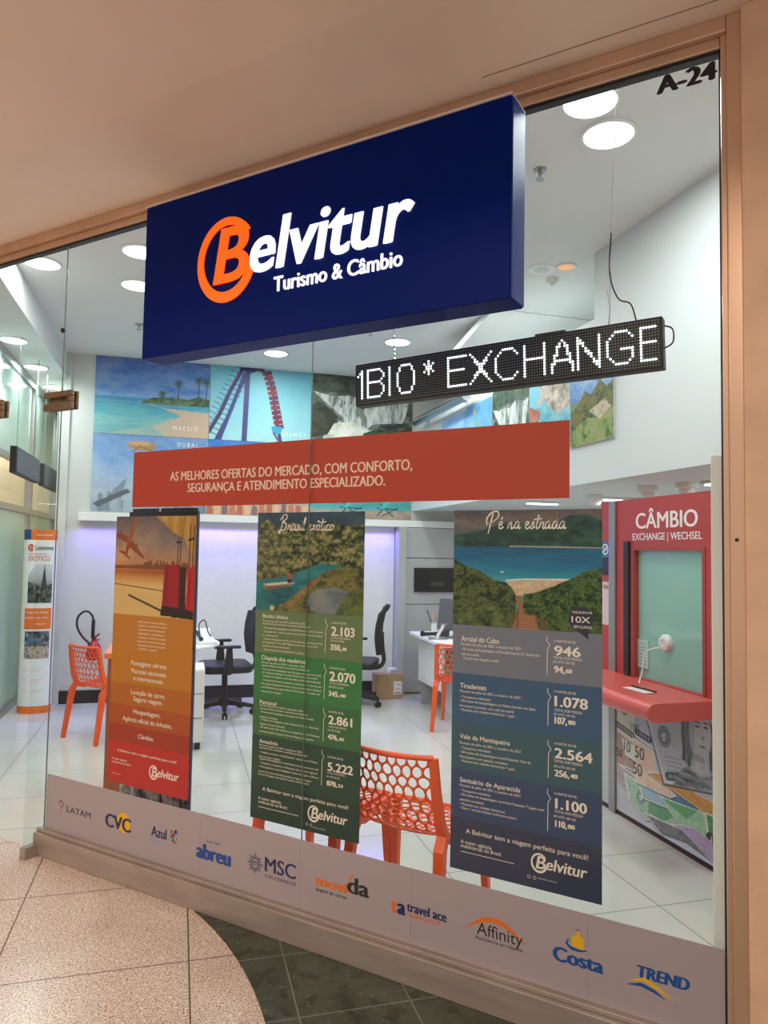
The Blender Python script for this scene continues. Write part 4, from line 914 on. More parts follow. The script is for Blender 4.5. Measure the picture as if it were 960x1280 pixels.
# airline with a small dotted emblem
a = MB(); ft(a, 'LATAM', .004); e = MB()
for i, (x, z) in enumerate(((0, .03), (.014, .034), (.026, .026), (.026, .012), (.014, .004), (.002, .012), (.012, -.012), (.010, -.03))): e.disc(-3.352 + x, .252 + z, .0065 - .0004 * i, YF, 8)
logo([(a, PUR), (e, ink('magenta', '8a2a5c'))])
a = MB(); ft(a, 'CVC', .016, 0, .006, YF - .0004); e = MB(); e.disc(-2.875, .268, .048, YF, 24); logo([(e, YL), (a, NV)])
a = MB(); ft(a, 'Azul', .008, 0, .003); b = MB(); ft(b, 'viagens'); ms = [(a, NV), (b, PALE)]
for k, c in enumerate(('2c5c9c', '3c9c5c', 'd8b02c', 'c04a3c', '4c9cc8', '8a4a8a')):
    e = MB(); r_ = random.Random(k)
    for j in range(4): x, z = -2.545 + r_.uniform(-.016, .022), .268 + r_.uniform(-.03, .026); e.flat([(x, z), (x + .012, z), (x + .012, z + .012), (x, z + .012)], YF - .0002 * k)
    ms.append((e, ink('map_' + c, c)))
logo(ms)
a = MB(); ft(a, 'abreu', .018, 0, .010); ft(a, 'desde 1840'); logo([(a, BL)])
a = MB(); ft(a, 'MSC', .004, 0, .003); ft(a, 'CRUZEIROS')
for x0, x1 in ((-2.004, -1.985), (-1.945, -1.925)): a.flat([(x0, .240), (x1, .240), (x1, .2425), (x0, .2425)], YF)
a.ring(-2.057, .258, .022, .024, .004, .004, 0, 2 * pi, YF, 24)
for k in range(16): t = k * pi / 8; r0, r1 = .026, (.048 if k % 2 == 0 else .038); a.flat([(-2.057 + r0 * cos(t - .14), .258 + r0 * sin(t - .14)), (-2.057 + r1 * cos(t), .258 + r1 * sin(t)), (-2.057 + r0 * cos(t + .14), .258 + r0 * sin(t + .14))], YF)
text(a, 'm', -2.07, -2.044, .248, .03, YF, .004); logo([(a, NV)])
a = MB(); ft(a, 'movi', .016, 0, .006); b = MB(); ft(b, 'da', .016, 0, .006); ft(b, 'aluguel de carros', .004); a.ribbon([(-1.592, .247), (-1.578, .30), (-1.565, .325)], .007, YF); logo([(a, ORG), (b, BK)])
a = MB(); ft(a, 'travel ace', .008, 0, .003); b = MB(); ft(b, 'assistance', .004); text(b, 't', -1.392, -1.360, .228, .052, YF, .018, 0, heavy=.006); text(a, 'a', -1.362, -1.325, .228, .058, YF - .0003, .018, 0, heavy=.007); logo([(a, NV), (b, ORG)])
a = MB(); ft(a, 'Affinity', .0); ft(a, 'Assistência ao viajante'); b = MB(); u = [(-1.078 + .217 * t, .243 + .058 * sin(pi * (t * .92 + .04))) for t in np.linspace(0, 1, 20)]; b.ribbon(u, [.003 + .014 * sin(pi * t) for t in np.linspace(0, 1, 20)], YF + .0002); logo([(b, ORG), (a, BK)])
a = MB(); ft(a, 'Costa', .016, 0, .006); b = MB(); b.flat([(-.694, .292), (-.694, .322), (-.672, .333), (-.654, .322), (-.654, .286)], YF); b.flat([(-.678, .333), (-.675, .345), (-.668, .345), (-.666, .333)], YF)
a.ribbon([(-.705, .312), (-.712, .295), (-.695, .283), (-.668, .281), (-.644, .287)], [.003, .008, .010, .008, .003], YF - .0003); a.ring(-.674, .345, .010, .004, .004, .0025, 0, pi, YF, 8); logo([(b, YL), (a, BL)])
a = MB(); ft(a, 'TREND', .016, .12, .005); a.ribbon([(-.512, .222), (-.47, .232), (-.43, .222), (-.40, .208)], [.002, .012, .010, .002], YF); b = MB(); b.ribbon([(-.505, .235), (-.462, .25), (-.42, .234), (-.375, .212)], [.002, .014, .012, .002], YF + .0002); c = MB(); ft(c, 'viagens de todos os jeitos'); logo([(b, YL), (a, BL), (c, PALE)])

# LED ticker hanging behind the glass
led = root('led_sign', 'black LED ticker showing white EXCHANGE hanging behind the upper right of the window', 'LED sign', (-1.0995, .25, 2.3655), (0, -radians(1.47), 0))
MB().box(-.661, .661, 0, .055, -.096, .096).build('case', mat('led_case', '060607', .5), led, bevel=.004)
PX, PZ = 1.300 / 128, .178 / 16
def raster(strokes, c0, r0=2):
    s = set()
    for (x0, y0), (x1, y1) in strokes:
        n = int(max(abs(x1 - x0), abs(y1 - y0)) * 2) + 1
        for i in range(n + 1): s.add((int(round(c0 + x0 + (x1 - x0) * i / n)), int(round(r0 + y0 + (y1 - y0) * i / n))))
    return s
def poly_(*p): return list(zip(p[:-1], p[1:]))
LTR = [('1', 1), ('B', 5), ('I', 16), ('O', 20), ('*', 33), ('E', 44), ('X', 54), ('C', 65), ('H', 77), ('A', 88), ('N', 98), ('G', 109), ('E', 121)]
GL = {'1': poly_((1, 0), (1, 11), (-1, 9)), 'B': poly_((0, 0), (0, 11), (6, 11), (8, 9), (8, 8), (6, 6), (0, 6)) + poly_((6, 6), (8, 4), (8, 2), (6, 0), (0, 0)), 'I': poly_((0, 0), (0, 11)),
      'O': poly_((2, 0), (6, 0), (8, 3), (8, 8), (6, 11), (2, 11), (0, 8), (0, 3), (2, 0)), '*': poly_((2, 6), (2, 11)) + poly_((0, 7), (4, 10)) + poly_((0, 10), (4, 7)), 'E': poly_((8, 0), (0, 0), (0, 11), (8, 11)) + poly_((0, 6), (7, 6)),
      'X': poly_((0, 0), (9, 11)) + poly_((0, 11), (9, 0)), 'C': poly_((9, 2), (7, 0), (3, 0), (0, 3), (0, 8), (3, 11), (7, 11), (9, 9)), 'H': poly_((0, 0), (0, 11)) + poly_((8, 0), (8, 11)) + poly_((0, 6), (8, 6)),
      'A': poly_((0, 0), (0, 2), (3, 10), (4, 11), (5, 10), (8, 2), (8, 0)) + poly_((2, 4), (6, 4)), 'N': poly_((0, 0), (0, 11), (8, 0), (8, 11)), 'G': poly_((9, 9), (7, 11), (3, 11), (0, 8), (0, 3), (3, 0), (7, 0), (9, 2), (9, 5), (5, 5))}
lit = set()
for ch, c0 in LTR: lit |= raster(GL[ch], c0)
lit = {(c, r) for c, r in lit if 0 <= c < 127}
ml, md = MB(), MB()
for c in range(128):
    for r in range(16):
        x, z = -.650 + (c + .5) * PX, -.089 + (r + .5) * PZ
        if (c, r) in lit: ml.lathe([(.0046, -.0002), (.0043, -.0018), (.0026, -.0032)], (x, 0, z), 8, 'y')
        else: md.disc(x, z, .0026, -.0006, 5)
md.build('dark_dots', mat('unlit_led', '8a9498', .4), led, fix=False)
ml.build('lit_dots', mat('lit_led', 'ffffff', .4, emit='f0fbff', estr=2.6), led)
m = MB(); m.tube([(-.475, .03, .096), (-.475, .03, .13), (-.478, .03, 1.25)], .0012, 5)
for k in range(6): m.lathe([(.003, 0), (.006, .006), (.003, .012)], (-.475, .03, .10 + .02 * k), 6)
m.build('hanging_chain', CHROME, led)
m = MB(); m.tube(spline([(.465, .03, .096), (.468, .03, .16), (.480, .03, .5), (.505, .03, .85), (.522, .03, 1.245)], 5), .0022, 6)
m.tube([(.462, .03, .10), (.470, .03, .17), (.460, .03, .24)], .003, 6); m.build('hanging_wire', mat('white_cord', 'e2e2de', .5), led)
m = MB(); m.tube(spline([(.48, .03, .46), (.472, .03, .30), (.50, .03, .20), (.545, .03, .17), (.565, .03, .097)], 6), .003, 6); m.tube(spline([(.655, .03, .07), (.69, .03, .05), (.69, .03, .0), (.655, .03, -.02)], 5), .003, 6); m.build('power_cable', DARK, led)
MB().box(.175, .30, .012, .045, .097, .109).build('power_adapter', BLACK, led, bevel=.006)

# fittings of the entrance glass
def clamp(x, label, w):
    r = root('glass_clamp', label, 'clamp', (x, 0, 2.382))
    m = MB(); m.box(0, w, -.028, -.006, .018, .052); m.box(0, w, -.028, -.006, -.052, -.010); m.box(w - .035, w, -.028, -.006, -.010, .018); m.build('front_plate', BRASS, r, bevel=.006)
    MB().box(0, w, .0056, .022, -.05, .05).build('rear_plate', BRASS, r, bevel=.006)
clamp(-3.60, 'worn brass C shaped clamp at the upper corner of the entrance beside the fixed pane', .235)
clamp(-4.06, 'worn brass clamp on the transom edge at the far left of the entrance', .085)
ff = root('floor_fitting', 'metal foot fitting at the base of the narrow glass fin by the entrance', 'fitting', (-3.481, -.12, 0))
MB().box(-.022, .022, 0, .105, 0, .058).build('shoe', SILL, ff, bevel=.003)
k = root('glass_stud', 'tiny dark stud on the glass edge above the brass clamp', 'stud', (-3.48, -.005, 2.77))
MB().lathe([(.004, 0), (.013, -.002), (.013, -.012), (.006, -.016)], (0, 0, 0), 12, 'y').build('cap', DARK, k)

# ================================================================== INSIDE THE SHOP
def SH(u, v, z=0.0): return S(u, v, z)
RB = TH                    # faces the viewer from the back wall
RR = TH - pi / 2           # faces left from the right wall
# ceiling lights
def downlight(loc, r, label, group, lit=True, mt=None):
    d = root('ceiling_downlight', label, 'ceiling light', loc, 0, group)
    MB().lathe([(r + .018, 0), (r + .016, -.008), (r + .002, -.012), (r - .002, -.004)], (0, 0, 0), 28).build('trim_ring', WHITE, d, smooth=True)
    MB().lathe([(r, -.004), (r * .98, -.0095)], (0, 0, 0), 28).build('lens', mt or LIT, d)
where = ['cut by the head frame at top right', 'large and near at top right beside the hanging cord', 'above the left end of the LED ticker', 'over the beach and coaster prints under the big sign', 'at the left edge of the big sign', 'at the upper left edge of the big sign', 'peeping under the right corner of the big sign', 'half hidden by the lower edge of the big sign', 'against the head frame at far left', 'hidden behind the big sign']
for (u, v), w in zip(DOWN_MAIN[:9], where):
    downlight(SH(u, v, zc - .001), .115, 'round lit ceiling downlight ' + w, 'downlights in the main shop ceiling')
for (u, v), w in zip(DOWN_LOW, ('nearest of the three', 'middle one of the three', 'farthest of the three')):
    downlight(SH(u, v, 3.344), .10, 'round lit downlight in the lower left ceiling strip, ' + w, 'downlights in the left ceiling strip')
def sprinkler(loc, label):
    r = root('fire_sprinkler', label, 'sprinkler', loc, 0, 'ceiling sprinklers')
    MB().lathe([(.035, 0), (.034, -.008), (.012, -.012), (.012, -.03)], (0, 0, 0), 16).build('body', CHROME, r)
    MB().lathe([(.004, -.03), (.004, -.05), (.022, -.052), (.022, -.056)], (0, 0, 0), 12).build('deflector', CHROME, r)
sprinkler(SH(1.605, -.046, zc), 'small ceiling sprinkler at top right below the large downlight')
sprinkler(SH(4.57, -.19, zc), 'small ceiling sprinkler under the lower edge of the big sign')
sprinkler(SH(5.08, -2.21, zc), 'small ceiling sprinkler left of the big sign')
r = root('ceiling_speaker', 'flat round speaker grille in the ceiling beside the amber spot', 'speaker', SH(2.81, .60, zc))
MB().lathe([(.10, 0), (.098, -.006), (.085, -.008)], (0, 0, 0), 28).build('rim', WHITE, r); MB().lathe([(.084, -.007), (.02, -.009)], (0, 0, 0), 28).build('grille', LGREY, r)
downlight(SH(2.71, .735, zc - .001), .055, 'small recessed amber spotlight in the ceiling right of the sign', None, mt=mat('amber_lens', 'e0a878', .5, emit='ffb070', estr=.55))
r = root('smoke_detector', 'small white smoke detector on the ceiling above the LED ticker', 'smoke detector', SH(2.95, .76, zc))
MB().lathe([(.045, 0), (.044, -.02), (.03, -.035)], (0, 0, 0), 20).build('housing', WHITE, r, smooth=True); MB().lathe([(.02, -.035), (.016, -.045)], (0, 0, 0), 14).build('sensor', LGREY, r)

# prints on the back wall
def wall_print(label, art, v0, v1, z0, z1, texts=()):
    p = MB().box(v0, v1, 6.348, 6.36, z0, z1).build('wall_print', mat('print_board', 'c8ccd0', .5), rot=RB); tag(p, label, 'wall print', 'large travel prints on the back wall')
    picture('image', art, v0, v1, z0, z1, 6.3475, p)
    if texts:
        m = MB()
        for t, x0, x1, z, h in texts: text(m, t, x0, x1, z, h, 6.3462, .006)
        m.build('caption', WINK, p)
def spaced(t): return ' '.join(t)
wall_print('beach wall print with palms, top left of the back wall', art_beach(), -2.70, -1.533, 2.79, 3.608, [('M A C E I Ó', -1.90, -1.65, 2.865, .045)])
wall_print('roller coaster wall print, between the beach and waterfall prints', art_coaster(), -1.527, -.413, 2.79, 3.608, [('D I S N E Y', -.74, -.46, 2.87, .045)])
wall_print('big waterfall wall print beside the LED ticker', art_falls(), -.407, .79, 2.79, 3.608)
wall_print('hazy wall print with a tan parasol left of the orange banner', art_parasol(), -2.70, -1.533, 1.975, 2.785, [('D U B A I', -1.85, -1.65, 2.69, .045)])
wall_print('blue and pink wall print mostly hidden behind the orange banner', art_fair(), -1.527, -.413, 1.975, 2.785)
wall_print('wall print of teal sea and deck chairs below the orange banner', art_deckchairs(), -.407, .79, 1.975, 2.785)
# smaller prints on the right wall
def side_print(label, art, u1, u0, z0, z1, cap=None):
    p = MB().box(0, u1 - u0, 0, .012, z0, z1).build('wall_print', MATS['print_board'], loc=SH(u1, .796), rot=RR); tag(p, label, 'wall print', 'small travel prints on the right wall')
    picture('image', art, 0, u1 - u0, z0, z1, -.0006, p)
    if cap: m = MB(); text(m, cap, .35 * (u1 - u0), .97 * (u1 - u0), z1 - .10, .05, -.0016, .006); m.build('caption', WINK, p)
side_print('small wall print of green mountain ruins, nearest on the right wall', art_ruins(), 2.745, 2.225, 2.34, 2.86, 'MACHU PICCHU')
side_print('small wall print of a rocky turquoise cove on the right wall', art_cove(), 3.37, 2.755, 2.36, 3.0)
side_print('small grey waterfall print on the right wall', art_falls(80, 80, 53), 4.075, 3.38, 2.38, 3.0)
side_print('small print of a green statue under blue sky on the right wall', art_statue(), 4.68, 4.085, 2.40, 2.98)
side_print('small print of a town with pointed roofs, farthest on the right wall', art_castle(), 5.35, 4.69, 2.42, 2.96)
r = root('wall_rail', 'round steel tube rail on the right wall above the small prints', 'rail', SH(5.6, .70, 3.05), RR)
MB().tube([(-.35, 0, 0), (1.15, 0, 0)], .045, 14).build('tube', CHROME, r, smooth=True)
for x in (-.2, .9): MB().tube([(x, 0, 0), (x, .105, 0)], .012, 8).build('bracket', CHROME, r)

# grey cabinets with a screen in the recess
cb = root('wall_cabinet', 'tall grey panelled cabinet wall with a screen niche beside the purple-lit panels', 'cabinet', SH(6.2, .685), RB)
MB().box(0, 1.55, .02, .14, 0, 1.88).build('carcass', mat('cabinet_shadow_gap', '77797b', .5), cb)
for z0, z1 in ((.02, 1.005), (1.013, 1.53), (1.538, 1.88)): MB().box(.004, 1.55, 0, .02, z0, z1).build('panel', GREYP, cb, bevel=.002)
tv = root('wall_screen', 'black flat screen mounted on the grey cabinets', 'screen', SH(6.2, .79), RB)
MB().box(0, .62, -.03, 0, 1.15, 1.425).build('bezel', BLACK, tv, bevel=.004); MB().box(.008, .612, -.0315, -.03, 1.158, 1.417).build('display', mat('dark_screen', '0b0c0e', .12), tv)
m = MB(); m.box(.19, .36, -.0322, -.0315, 1.22, 1.262); m.box(.26, .30, -.0322, -.0315, 1.272, 1.277); m.build('screen_icon', mat('dim_icon', '34363a', .3), tv)

# ---- orange web chairs
def shell(s, t):
    """s across -1..1, t 0 (front of the seat) .. 1 (top of the back)"""
    prof = [(0, .245, .425), (.12, .20, .44), (.30, .05, .437), (.46, -.09, .432), (.56, -.155, .452), (.64, -.185, .51), (.80, -.212, .64), (1.0, -.232, .775)]
    y = float(np.interp(t, [p[0] for p in prof], [p[1] for p in prof])); z = float(np.interp(t, [p[0] for p in prof], [p[2] for p in prof]))
    w = float(np.interp(t, [0, .3, .56, .8, 1], [.228, .228, .205, .197, .194])); k = 1 - s * s
    if t > .5: y -= .045 * k * min(1, (t - .5) / .2)
    else: z -= .018 * k * min(1, t / .12)
    return (s * w, y, z)
def web(t0, t1, cols, rows, seed):
    rd = random.Random(seed); bm = bmesh.new(); V = {}
    n = 2 * cols
    for j in range(rows + 1):
        for k in range(n + 1):
            s = -1 + 2 * k / n; t = t0 + (t1 - t0) * j / rows
            if 0 < j < rows:
                arch = ((k - (j - 1)) % 2 == 1)           # crown of the scale below
                t += (t1 - t0) / rows * (.24 if arch else -.20) + rd.uniform(-.05, .05) * (t1 - t0) / rows * 1.6
                if 0 < k < n: s += rd.uniform(-.22, .22) / cols
            elif 0 < k < n: s += rd.uniform(-.1, .1) / cols
            V[j, k] = bm.verts.new(shell(s, t))
    for j in range(rows):
        ks = list(range(0, n + 1, 2)) if j % 2 == 0 else [0] + list(range(1, n, 2)) + [n]
        for a, b in zip(ks[:-1], ks[1:]):
            bot = [V[j, k] for k in range(a, b + 1)]; top = [V[j + 1, k] for k in range(b, a - 1, -1)]
            try: bm.faces.new(bot + top)
            except ValueError: pass
    me = bpy.data.meshes.new('web'); bmesh.ops.recalc_face_normals(bm, faces=bm.faces); bm.to_mesh(me); bm.free(); me.materials.append(ORANGE)
    return me
def make_chair(label, loc, rot):
    c = root('web_chair', label, 'chair', loc, rot, 'orange web-back chairs')
    for nm, me in (('backrest', web(.5, 1.0, 9, 8, 5)), ('seat', web(0.0, .5, 9, 9, 9))):
        o = bpy.data.objects.new(nm, me); COL.objects.link(o); o.parent = c
        w = o.modifiers.new('web', 'WIREFRAME'); w.thickness = .0115; w.use_even_offset = False; w.use_boundary = True; w.use_replace = True
        b = o.modifiers.new('round', 'SUBSURF'); b.levels = 1; b.render_levels = 1
        for p in me.polygons: p.use_smooth = True
    for sx in (-1, 1):
        m = MB()   # rear leg runs on up the side of the back
        pr = [(1.0, .016, .012), (.8, .018, .013), (.64, .020, .015), (.56, .022, .018)]
        P = [(*shell(sx, t), a, b) for t, a, b in pr] + [(sx * .208, -.19, .40, .022, .02), (sx * .224, -.25, 0, .015, .014)]
        P = [(x, y, z, a, b) for x, y, z, a, b in P]
        for (x, y, z, a, b), (x2, y2, z2, a2, b2) in zip(P[:-1], P[1:]):
            m.hexa([(x2 - a2, y2 - b2, z2), (x2 + a2, y2 - b2, z2), (x2 + a2, y2 + b2, z2), (x2 - a2, y2 + b2, z2)], [(x - a, y - b, z), (x + a, y - b, z), (x + a, y + b, z), (x - a, y + b, z)])
        m.build('leg', ORANGE, c, fix=True)
        m = MB(); m.hexa([(sx * .236 - .014, .235, 0), (sx * .236 + .014, .235, 0), (sx * .236 + .014, .263, 0), (sx * .236 - .014, .263, 0)], [(sx * .222 - .021, .205, .43), (sx * .222 + .021, .205, .43), (sx * .222 + .021, .25, .43), (sx * .222 - .021, .25, .43)])
        m.build('leg', ORANGE, c)
        m = MB(); p = [shell(sx, t) for t in (.02, .12, .30, .46, .56)]
        for q, q2 in zip(p[:-1], p[1:]): m.hexa([(q[0] - .010, q[1], q[2] - .035), (q[0] + .010, q[1], q[2] - .035), (q2[0] + .010, q2[1], q2[2] - .035), (q2[0] - .010, q2[1], q2[2] - .035)], [(q[0] - .010, q[1], q[2] + .008), (q[0] + .010, q[1], q[2] + .008), (q2[0] + .010, q2[1], q2[2] + .008), (q2[0] - .010, q2[1], q2[2] + .008)])
        m.build('side_rail', ORANGE, c)
    m = MB(); m.tube([shell(s, 1.0) for s in np.linspace(-1, 1, 13)], .0125, 8); m.build('top_rail', ORANGE, c, smooth=True)
    m = MB(); m.tube([shell(s, 0.005) for s in np.linspace(-1, 1, 9)], .012, 8); m.build('front_rail', ORANGE, c, smooth=True)
    return c
ch = make_chair('orange web-back chair in front of the window between the green and the blue-grey posters', (-1.495, .40, 0), 0)
dup(ch, 'orange chair mostly hidden behind the green poster, only its legs showing below', (-2.0, .40, 0), 0)
dup(ch, 'orange web-back chair standing before the fire extinguisher at left', (-5.16, 1.77, 0), radians(-4))
fw = (D1 * .84 + D2 * .54).normalized(); rt = Vector((fw.y, -fw.x, 0)); mid = (SH(4.49, .433) + SH(4.91, .704)) / 2 + rt * .215
dup(ch, 'orange web-back chair at the white desk, left of the blue-grey poster', tuple(mid), math.atan2(-fw.x, fw.y))

# ---- office chairs
def office_chair(label, loc, rot, seat_z, back_h, tilt):
    c = root('office_chair', label, 'office chair', loc, rot, 'black office chairs')
    s = seat_z
    MB().slab([(-.23, -.20), (-.24, 0), (-.235, .18), (-.18, .24), (.18, .24), (.235, .18), (.24, 0), (.23, -.20), (.17, -.24), (-.17, -.24)], s - .05, s + .03).build('seat', BLACK, c, bevel=.022, seg=3, smooth=True)
    n = 7; vs = []
    prof = [(.10, .19, -.235), (.18, .20, -.225), (.28, .215, -.215), (.40, .215, -.225), (.52, .20, -.25), (back_h - .04, .185, -.285), (back_h, .15, -.30)]
    m = MB(); rows = []
    for z, w, y in prof:
        rows.append([(x * w, y - .035 * (1 - x * x) + .0, s + z) for x in np.linspace(-1, 1, n)])
    vs = [p for r_ in rows for p in r_] + [(p[0], p[1] - .03, p[2]) for r_ in rows for p in r_]
    N = n * len(rows); fs = []
    for i in range(len(rows) - 1):
        for j in range(n - 1):
            a = i * n + j; fs += [(a, a + 1, a + n + 1, a + n), (N + a, N + a + n, N + a + n + 1, N + a + 1)]
    for i in range(len(rows) - 1):
        for j in (0, n - 1): a = i * n + j; fs.append((a, a + n, N + a + n, N + a))
    for i in (0, len(rows) - 1):
        for j in range(n - 1): a = i * n + j; fs.append((a, a + 1, N + a + 1, N + a))
    m.add(vs, fs); m.build('backrest', mat('black_mesh_fabric', '1c1d20', .8, noise=.3, nscale=120), c, smooth=True)
    m = MB(); m.tube(spline([(0, -.10, s - .06), (0, -.24, s - .05), (0, -.30, s + .02), (0, -.285, s + .16), (0, -.275, s + .32)], 5), [.022] * 21, 8); m.build('back_support', DARK, c, smooth=True)
    for sx in (-1, 1):
        m = MB(); m.hexa([(sx * .25 - .012, -.04, s - .04), (sx * .25 + .012, -.04, s - .04), (sx * .25 + .012, .06, s - .04), (sx * .25 - .012, .06, s - .04)], [(sx * .27 - .012, -.02, s + .20), (sx * .27 + .012, -.02, s + .20), (sx * .27 + .012, .03, s + .20), (sx * .27 - .012, .03, s + .20)])
        m.box(min(sx * .12, sx * .25), max(sx * .12, sx * .25), -.02, .04, s - .055, s - .035)
        a = m.build('armrest', DARK, c); MB().slab([(sx * .27 - .035, -.10), (sx * .27 + .035, -.10), (sx * .27 + .04, .10), (sx * .27 + .02, .15), (sx * .27 - .02, .15), (sx * .27 - .04, .10)], s + .20, s + .225).build('arm_pad', BLACK, a, bevel=.008)
    MB().lathe([(.07, s - .05), (.07, s - .075), (.028, s - .08), (.028, .16), (.045, .155), (.05, .075)], (0, 0, 0), 16).build('column', DARK, c, smooth=True)
    MB().tube([(.05, 0, s - .07), (.22, .03, s - .09), (.25, .03, s - .10)], .008, 6).build('lever', DARK, c)
    m = MB(); cst = []
    for k in range(5):
        t = k * 2 * pi / 5 + .5; d = Vector((cos(t), sin(t), 0)); p = Vector((-sin(t), cos(t), 0))
        i0, i1 = d * .03, d * .29
        m.hexa([tuple(i0 - p * .03 + Vector((0, 0, .085))), tuple(i0 + p * .03 + Vector((0, 0, .085))), tuple(i1 + p * .016 + Vector((0, 0, .065))), tuple(i1 - p * .016 + Vector((0, 0, .065)))], [tuple(i0 - p * .03 + Vector((0, 0, .135))), tuple(i0 + p * .03 + Vector((0, 0, .135))), tuple(i1 + p * .016 + Vector((0, 0, .095))), tuple(i1 - p * .016 + Vector((0, 0, .095)))]); cst.append((d, p))
    b = m.build('base', DARK, c)
    for d, p in cst:
        m = MB(); q = d * .285
        for sg_ in (-1, 1): e0 = q + p * (.008 * sg_) + Vector((0, 0, .028)); e1 = q + p * (.026 * sg_) + Vector((0, 0, .028)); m.tube([tuple(e0), tuple(e1)], .028, 12)
        m.tube([tuple(q + Vector((0, 0, .03))), tuple(q + Vector((0, 0, .08)))], .010, 8); m.build('caster', BLACK, b)
    return c
office_chair('black office chair in side view between the orange and green posters', SH(5.62, -1.33), TH + pi / 2 + .1, .46, .56, 0)
office_chair('black office chair beside the cardboard box, right of the green poster', SH(5.78, .02), TH + pi / 2 - .35, .44, .60, 0)

# ---- round white table with drawer unit, left
t = root('round_table', 'round white table behind the orange poster', 'table', SH(5.12, -1.83))
MB().lathe([(.40, .725), (.415, .735), (.415, .745), (.41, .752)], (0, 0, 0), 48).build('tabletop', WHITE, t, smooth=True)
MB().lathe([(.24, 0), (.24, .015), (.05, .03), (.04, .725)], (0, 0, 0), 24).build('pedestal', CHROME, t, smooth=True)
d = root('drawer_unit', 'white drawer unit on castors beside the round white table', 'drawer unit', SH(4.30, -1.74), RB)
MB().box(-.17, .17, 0, .36, .06, .64).build('carcass', WHITE, d, bevel=.003)
for i in range(3):
    w = MB().box(-.165, .165, -.018, 0, .07 + .19 * i, .25 + .19 * i).build('drawer', WHITE, d, bevel=.002); MB().box(-.05, .05, -.026, -.018, .2 + .19 * i, .212 + .19 * i).build('handle', CHROME, w)
for x in (-.13, .13):
    for y in (.05, .31): MB().lathe([(.02, 0), (.02, .05), (.01, .06)], (x, y, 0), 10).build('caster', BLACK, d)
p = root('desk_telephone', 'dark telephone with curled cord at the edge of the round white table', 'telephone', SH(5.0, -1.55, .752), RB + .3)
MB().hexa([(-.08, -.09, 0), (.08, -.09, 0), (.08, .09, 0), (-.08, .09, 0)], [(-.08, -.09, .025), (.08, -.09, .025), (.08, .09, .07), (-.08, .09, .07)]).build('body', WHITE, p, bevel=.006)
m = MB(); m.tube([(-.06, -.07, .05), (-.06, 0, .075), (-.06, .07, .10)], [.02, .012, .02], 10); m.build('handset', BLACK, p, smooth=True)
m = MB(); m.tube(spline([(-.02, .08, .06), (-.03, .09, .16), (.02, .09, .20), (.045, .06, .10), (.06, .02, .06)], 6), .006, 6); m.build('cord', BLACK, p)
p = root('paper_stack', 'white paper leaning over the far edge of the round white table', 'paper', SH(5.30, -1.60, .753), RB + .2)
MB().hexa([(-.11, -.02, 0), (.11, -.02, 0), (.11, 0, 0), (-.11, 0, 0)], [(-.11, .03, .10), (.11, .03, .10), (.11, .036, .10), (-.11, .036, .10)]).build('sheets', mat('paper', 'eef0ee', .7), p)

# ---- white desk with its things, right
k = root('desk', 'white desk with a boxed pedestal below the wall screen', 'desk', (0, 0, 0), RB)
m = MB(); m.slab([(.56, 4.60), (1.30, 4.60), (1.30, 5.74), (.60, 5.74), (.585, 5.70)], .725, .755); m.build('desktop', WHITE, k, bevel=.004)
MB().box(.69, .71, 4.95, 5.69, .25, .725).build('modesty_panel', WHITE, k)
MB().box(.85, 1.25, 4.98, 5.30, 0.0, .725).build('pedestal', WHITE, k, bevel=.003)
MB().box(.72, 1.25, 5.66, 5.69, 0, .725).build('end_panel', GREYP, k)
mo = root('monitor', 'dark grey computer monitor seen from behind on the white desk', 'monitor', SH(5.06, .88, .755), RB - 1.0)
MB().hexa([(-.26, 0, .07), (.26, 0, .07), (.26, .02, .07), (-.26, .02, .07)], [(-.26, .05, .38), (.26, .05, .38), (.26, .07, .38), (-.26, .07, .38)]).build('rear_cover', mat('monitor_grey', '5b5d60', .4), mo, bevel=.006)
MB().hexa([(-.26, .022, .07), (.26, .022, .07), (.26, .030, .07), (-.26, .030, .07)], [(-.26, .072, .38), (.26, .072, .38), (.26, .08, .38), (-.26, .08, .38)]).build('bezel', BLACK, mo)
m = MB(); m.slab([(-.11, -.07), (.11, -.07), (.11, .10), (-.11, .10)], 0, .012); m.hexa([(-.03, -.01, .012), (.03, -.01, .012), (.03, .02, .012), (-.03, .02, .012)], [(-.03, .0, .20), (.03, .0, .20), (.03, .02, .20), (-.03, .02, .20)]); m.build('stand', CHROME, mo)
ts = root('tablet_stand', 'silver angled device stand at the front of the white desk', 'stand', SH(5.02, .66, .755), RB - .2)
m = MB(); m.box(-.09, .09, -.06, .07, 0, .012); m.hexa([(-.03, -.03, .012), (.0, -.03, .012), (.0, .01, .012), (-.03, .01, .012)], [(.05, .02, .15), (.08, .02, .15), (.08, .06, .15), (.05, .06, .15)]); m.box(.03, .10, .01, .06, .14, .152); m.build('frame', CHROME, ts)
m = MB(); m.hexa([(-.02, -.02, .03), (.11, .0, .02), (.12, .05, .02), (-.01, .04, .03)], [(.02, .01, .08), (.12, .02, .10), (.13, .06, .10), (.04, .05, .08)]); m.build('cradle', BLACK, ts, bevel=.006)
cu = root('pen_cup', 'white mug holding pens on the far side of the white desk', 'mug', SH(5.48, .80, .7555))
MB().lathe([(.035, 0), (.042, .01), (.044, .11), (.038, .11), (.036, .02)], (0, 0, 0), 20).build('mug', WHITE, cu, smooth=True)
for x, y, c_ in ((-.10, .0, BLACK), (-.06, .03, mat('tan_pencil', 'c8a878', .5)), (-.02, -.02, mat('pink_pen', 'd09c94', .5))): MB().tube([(x * .15, y * .2, .03), (x, y, .24)], .005, 6).build('pen', c_, cu)
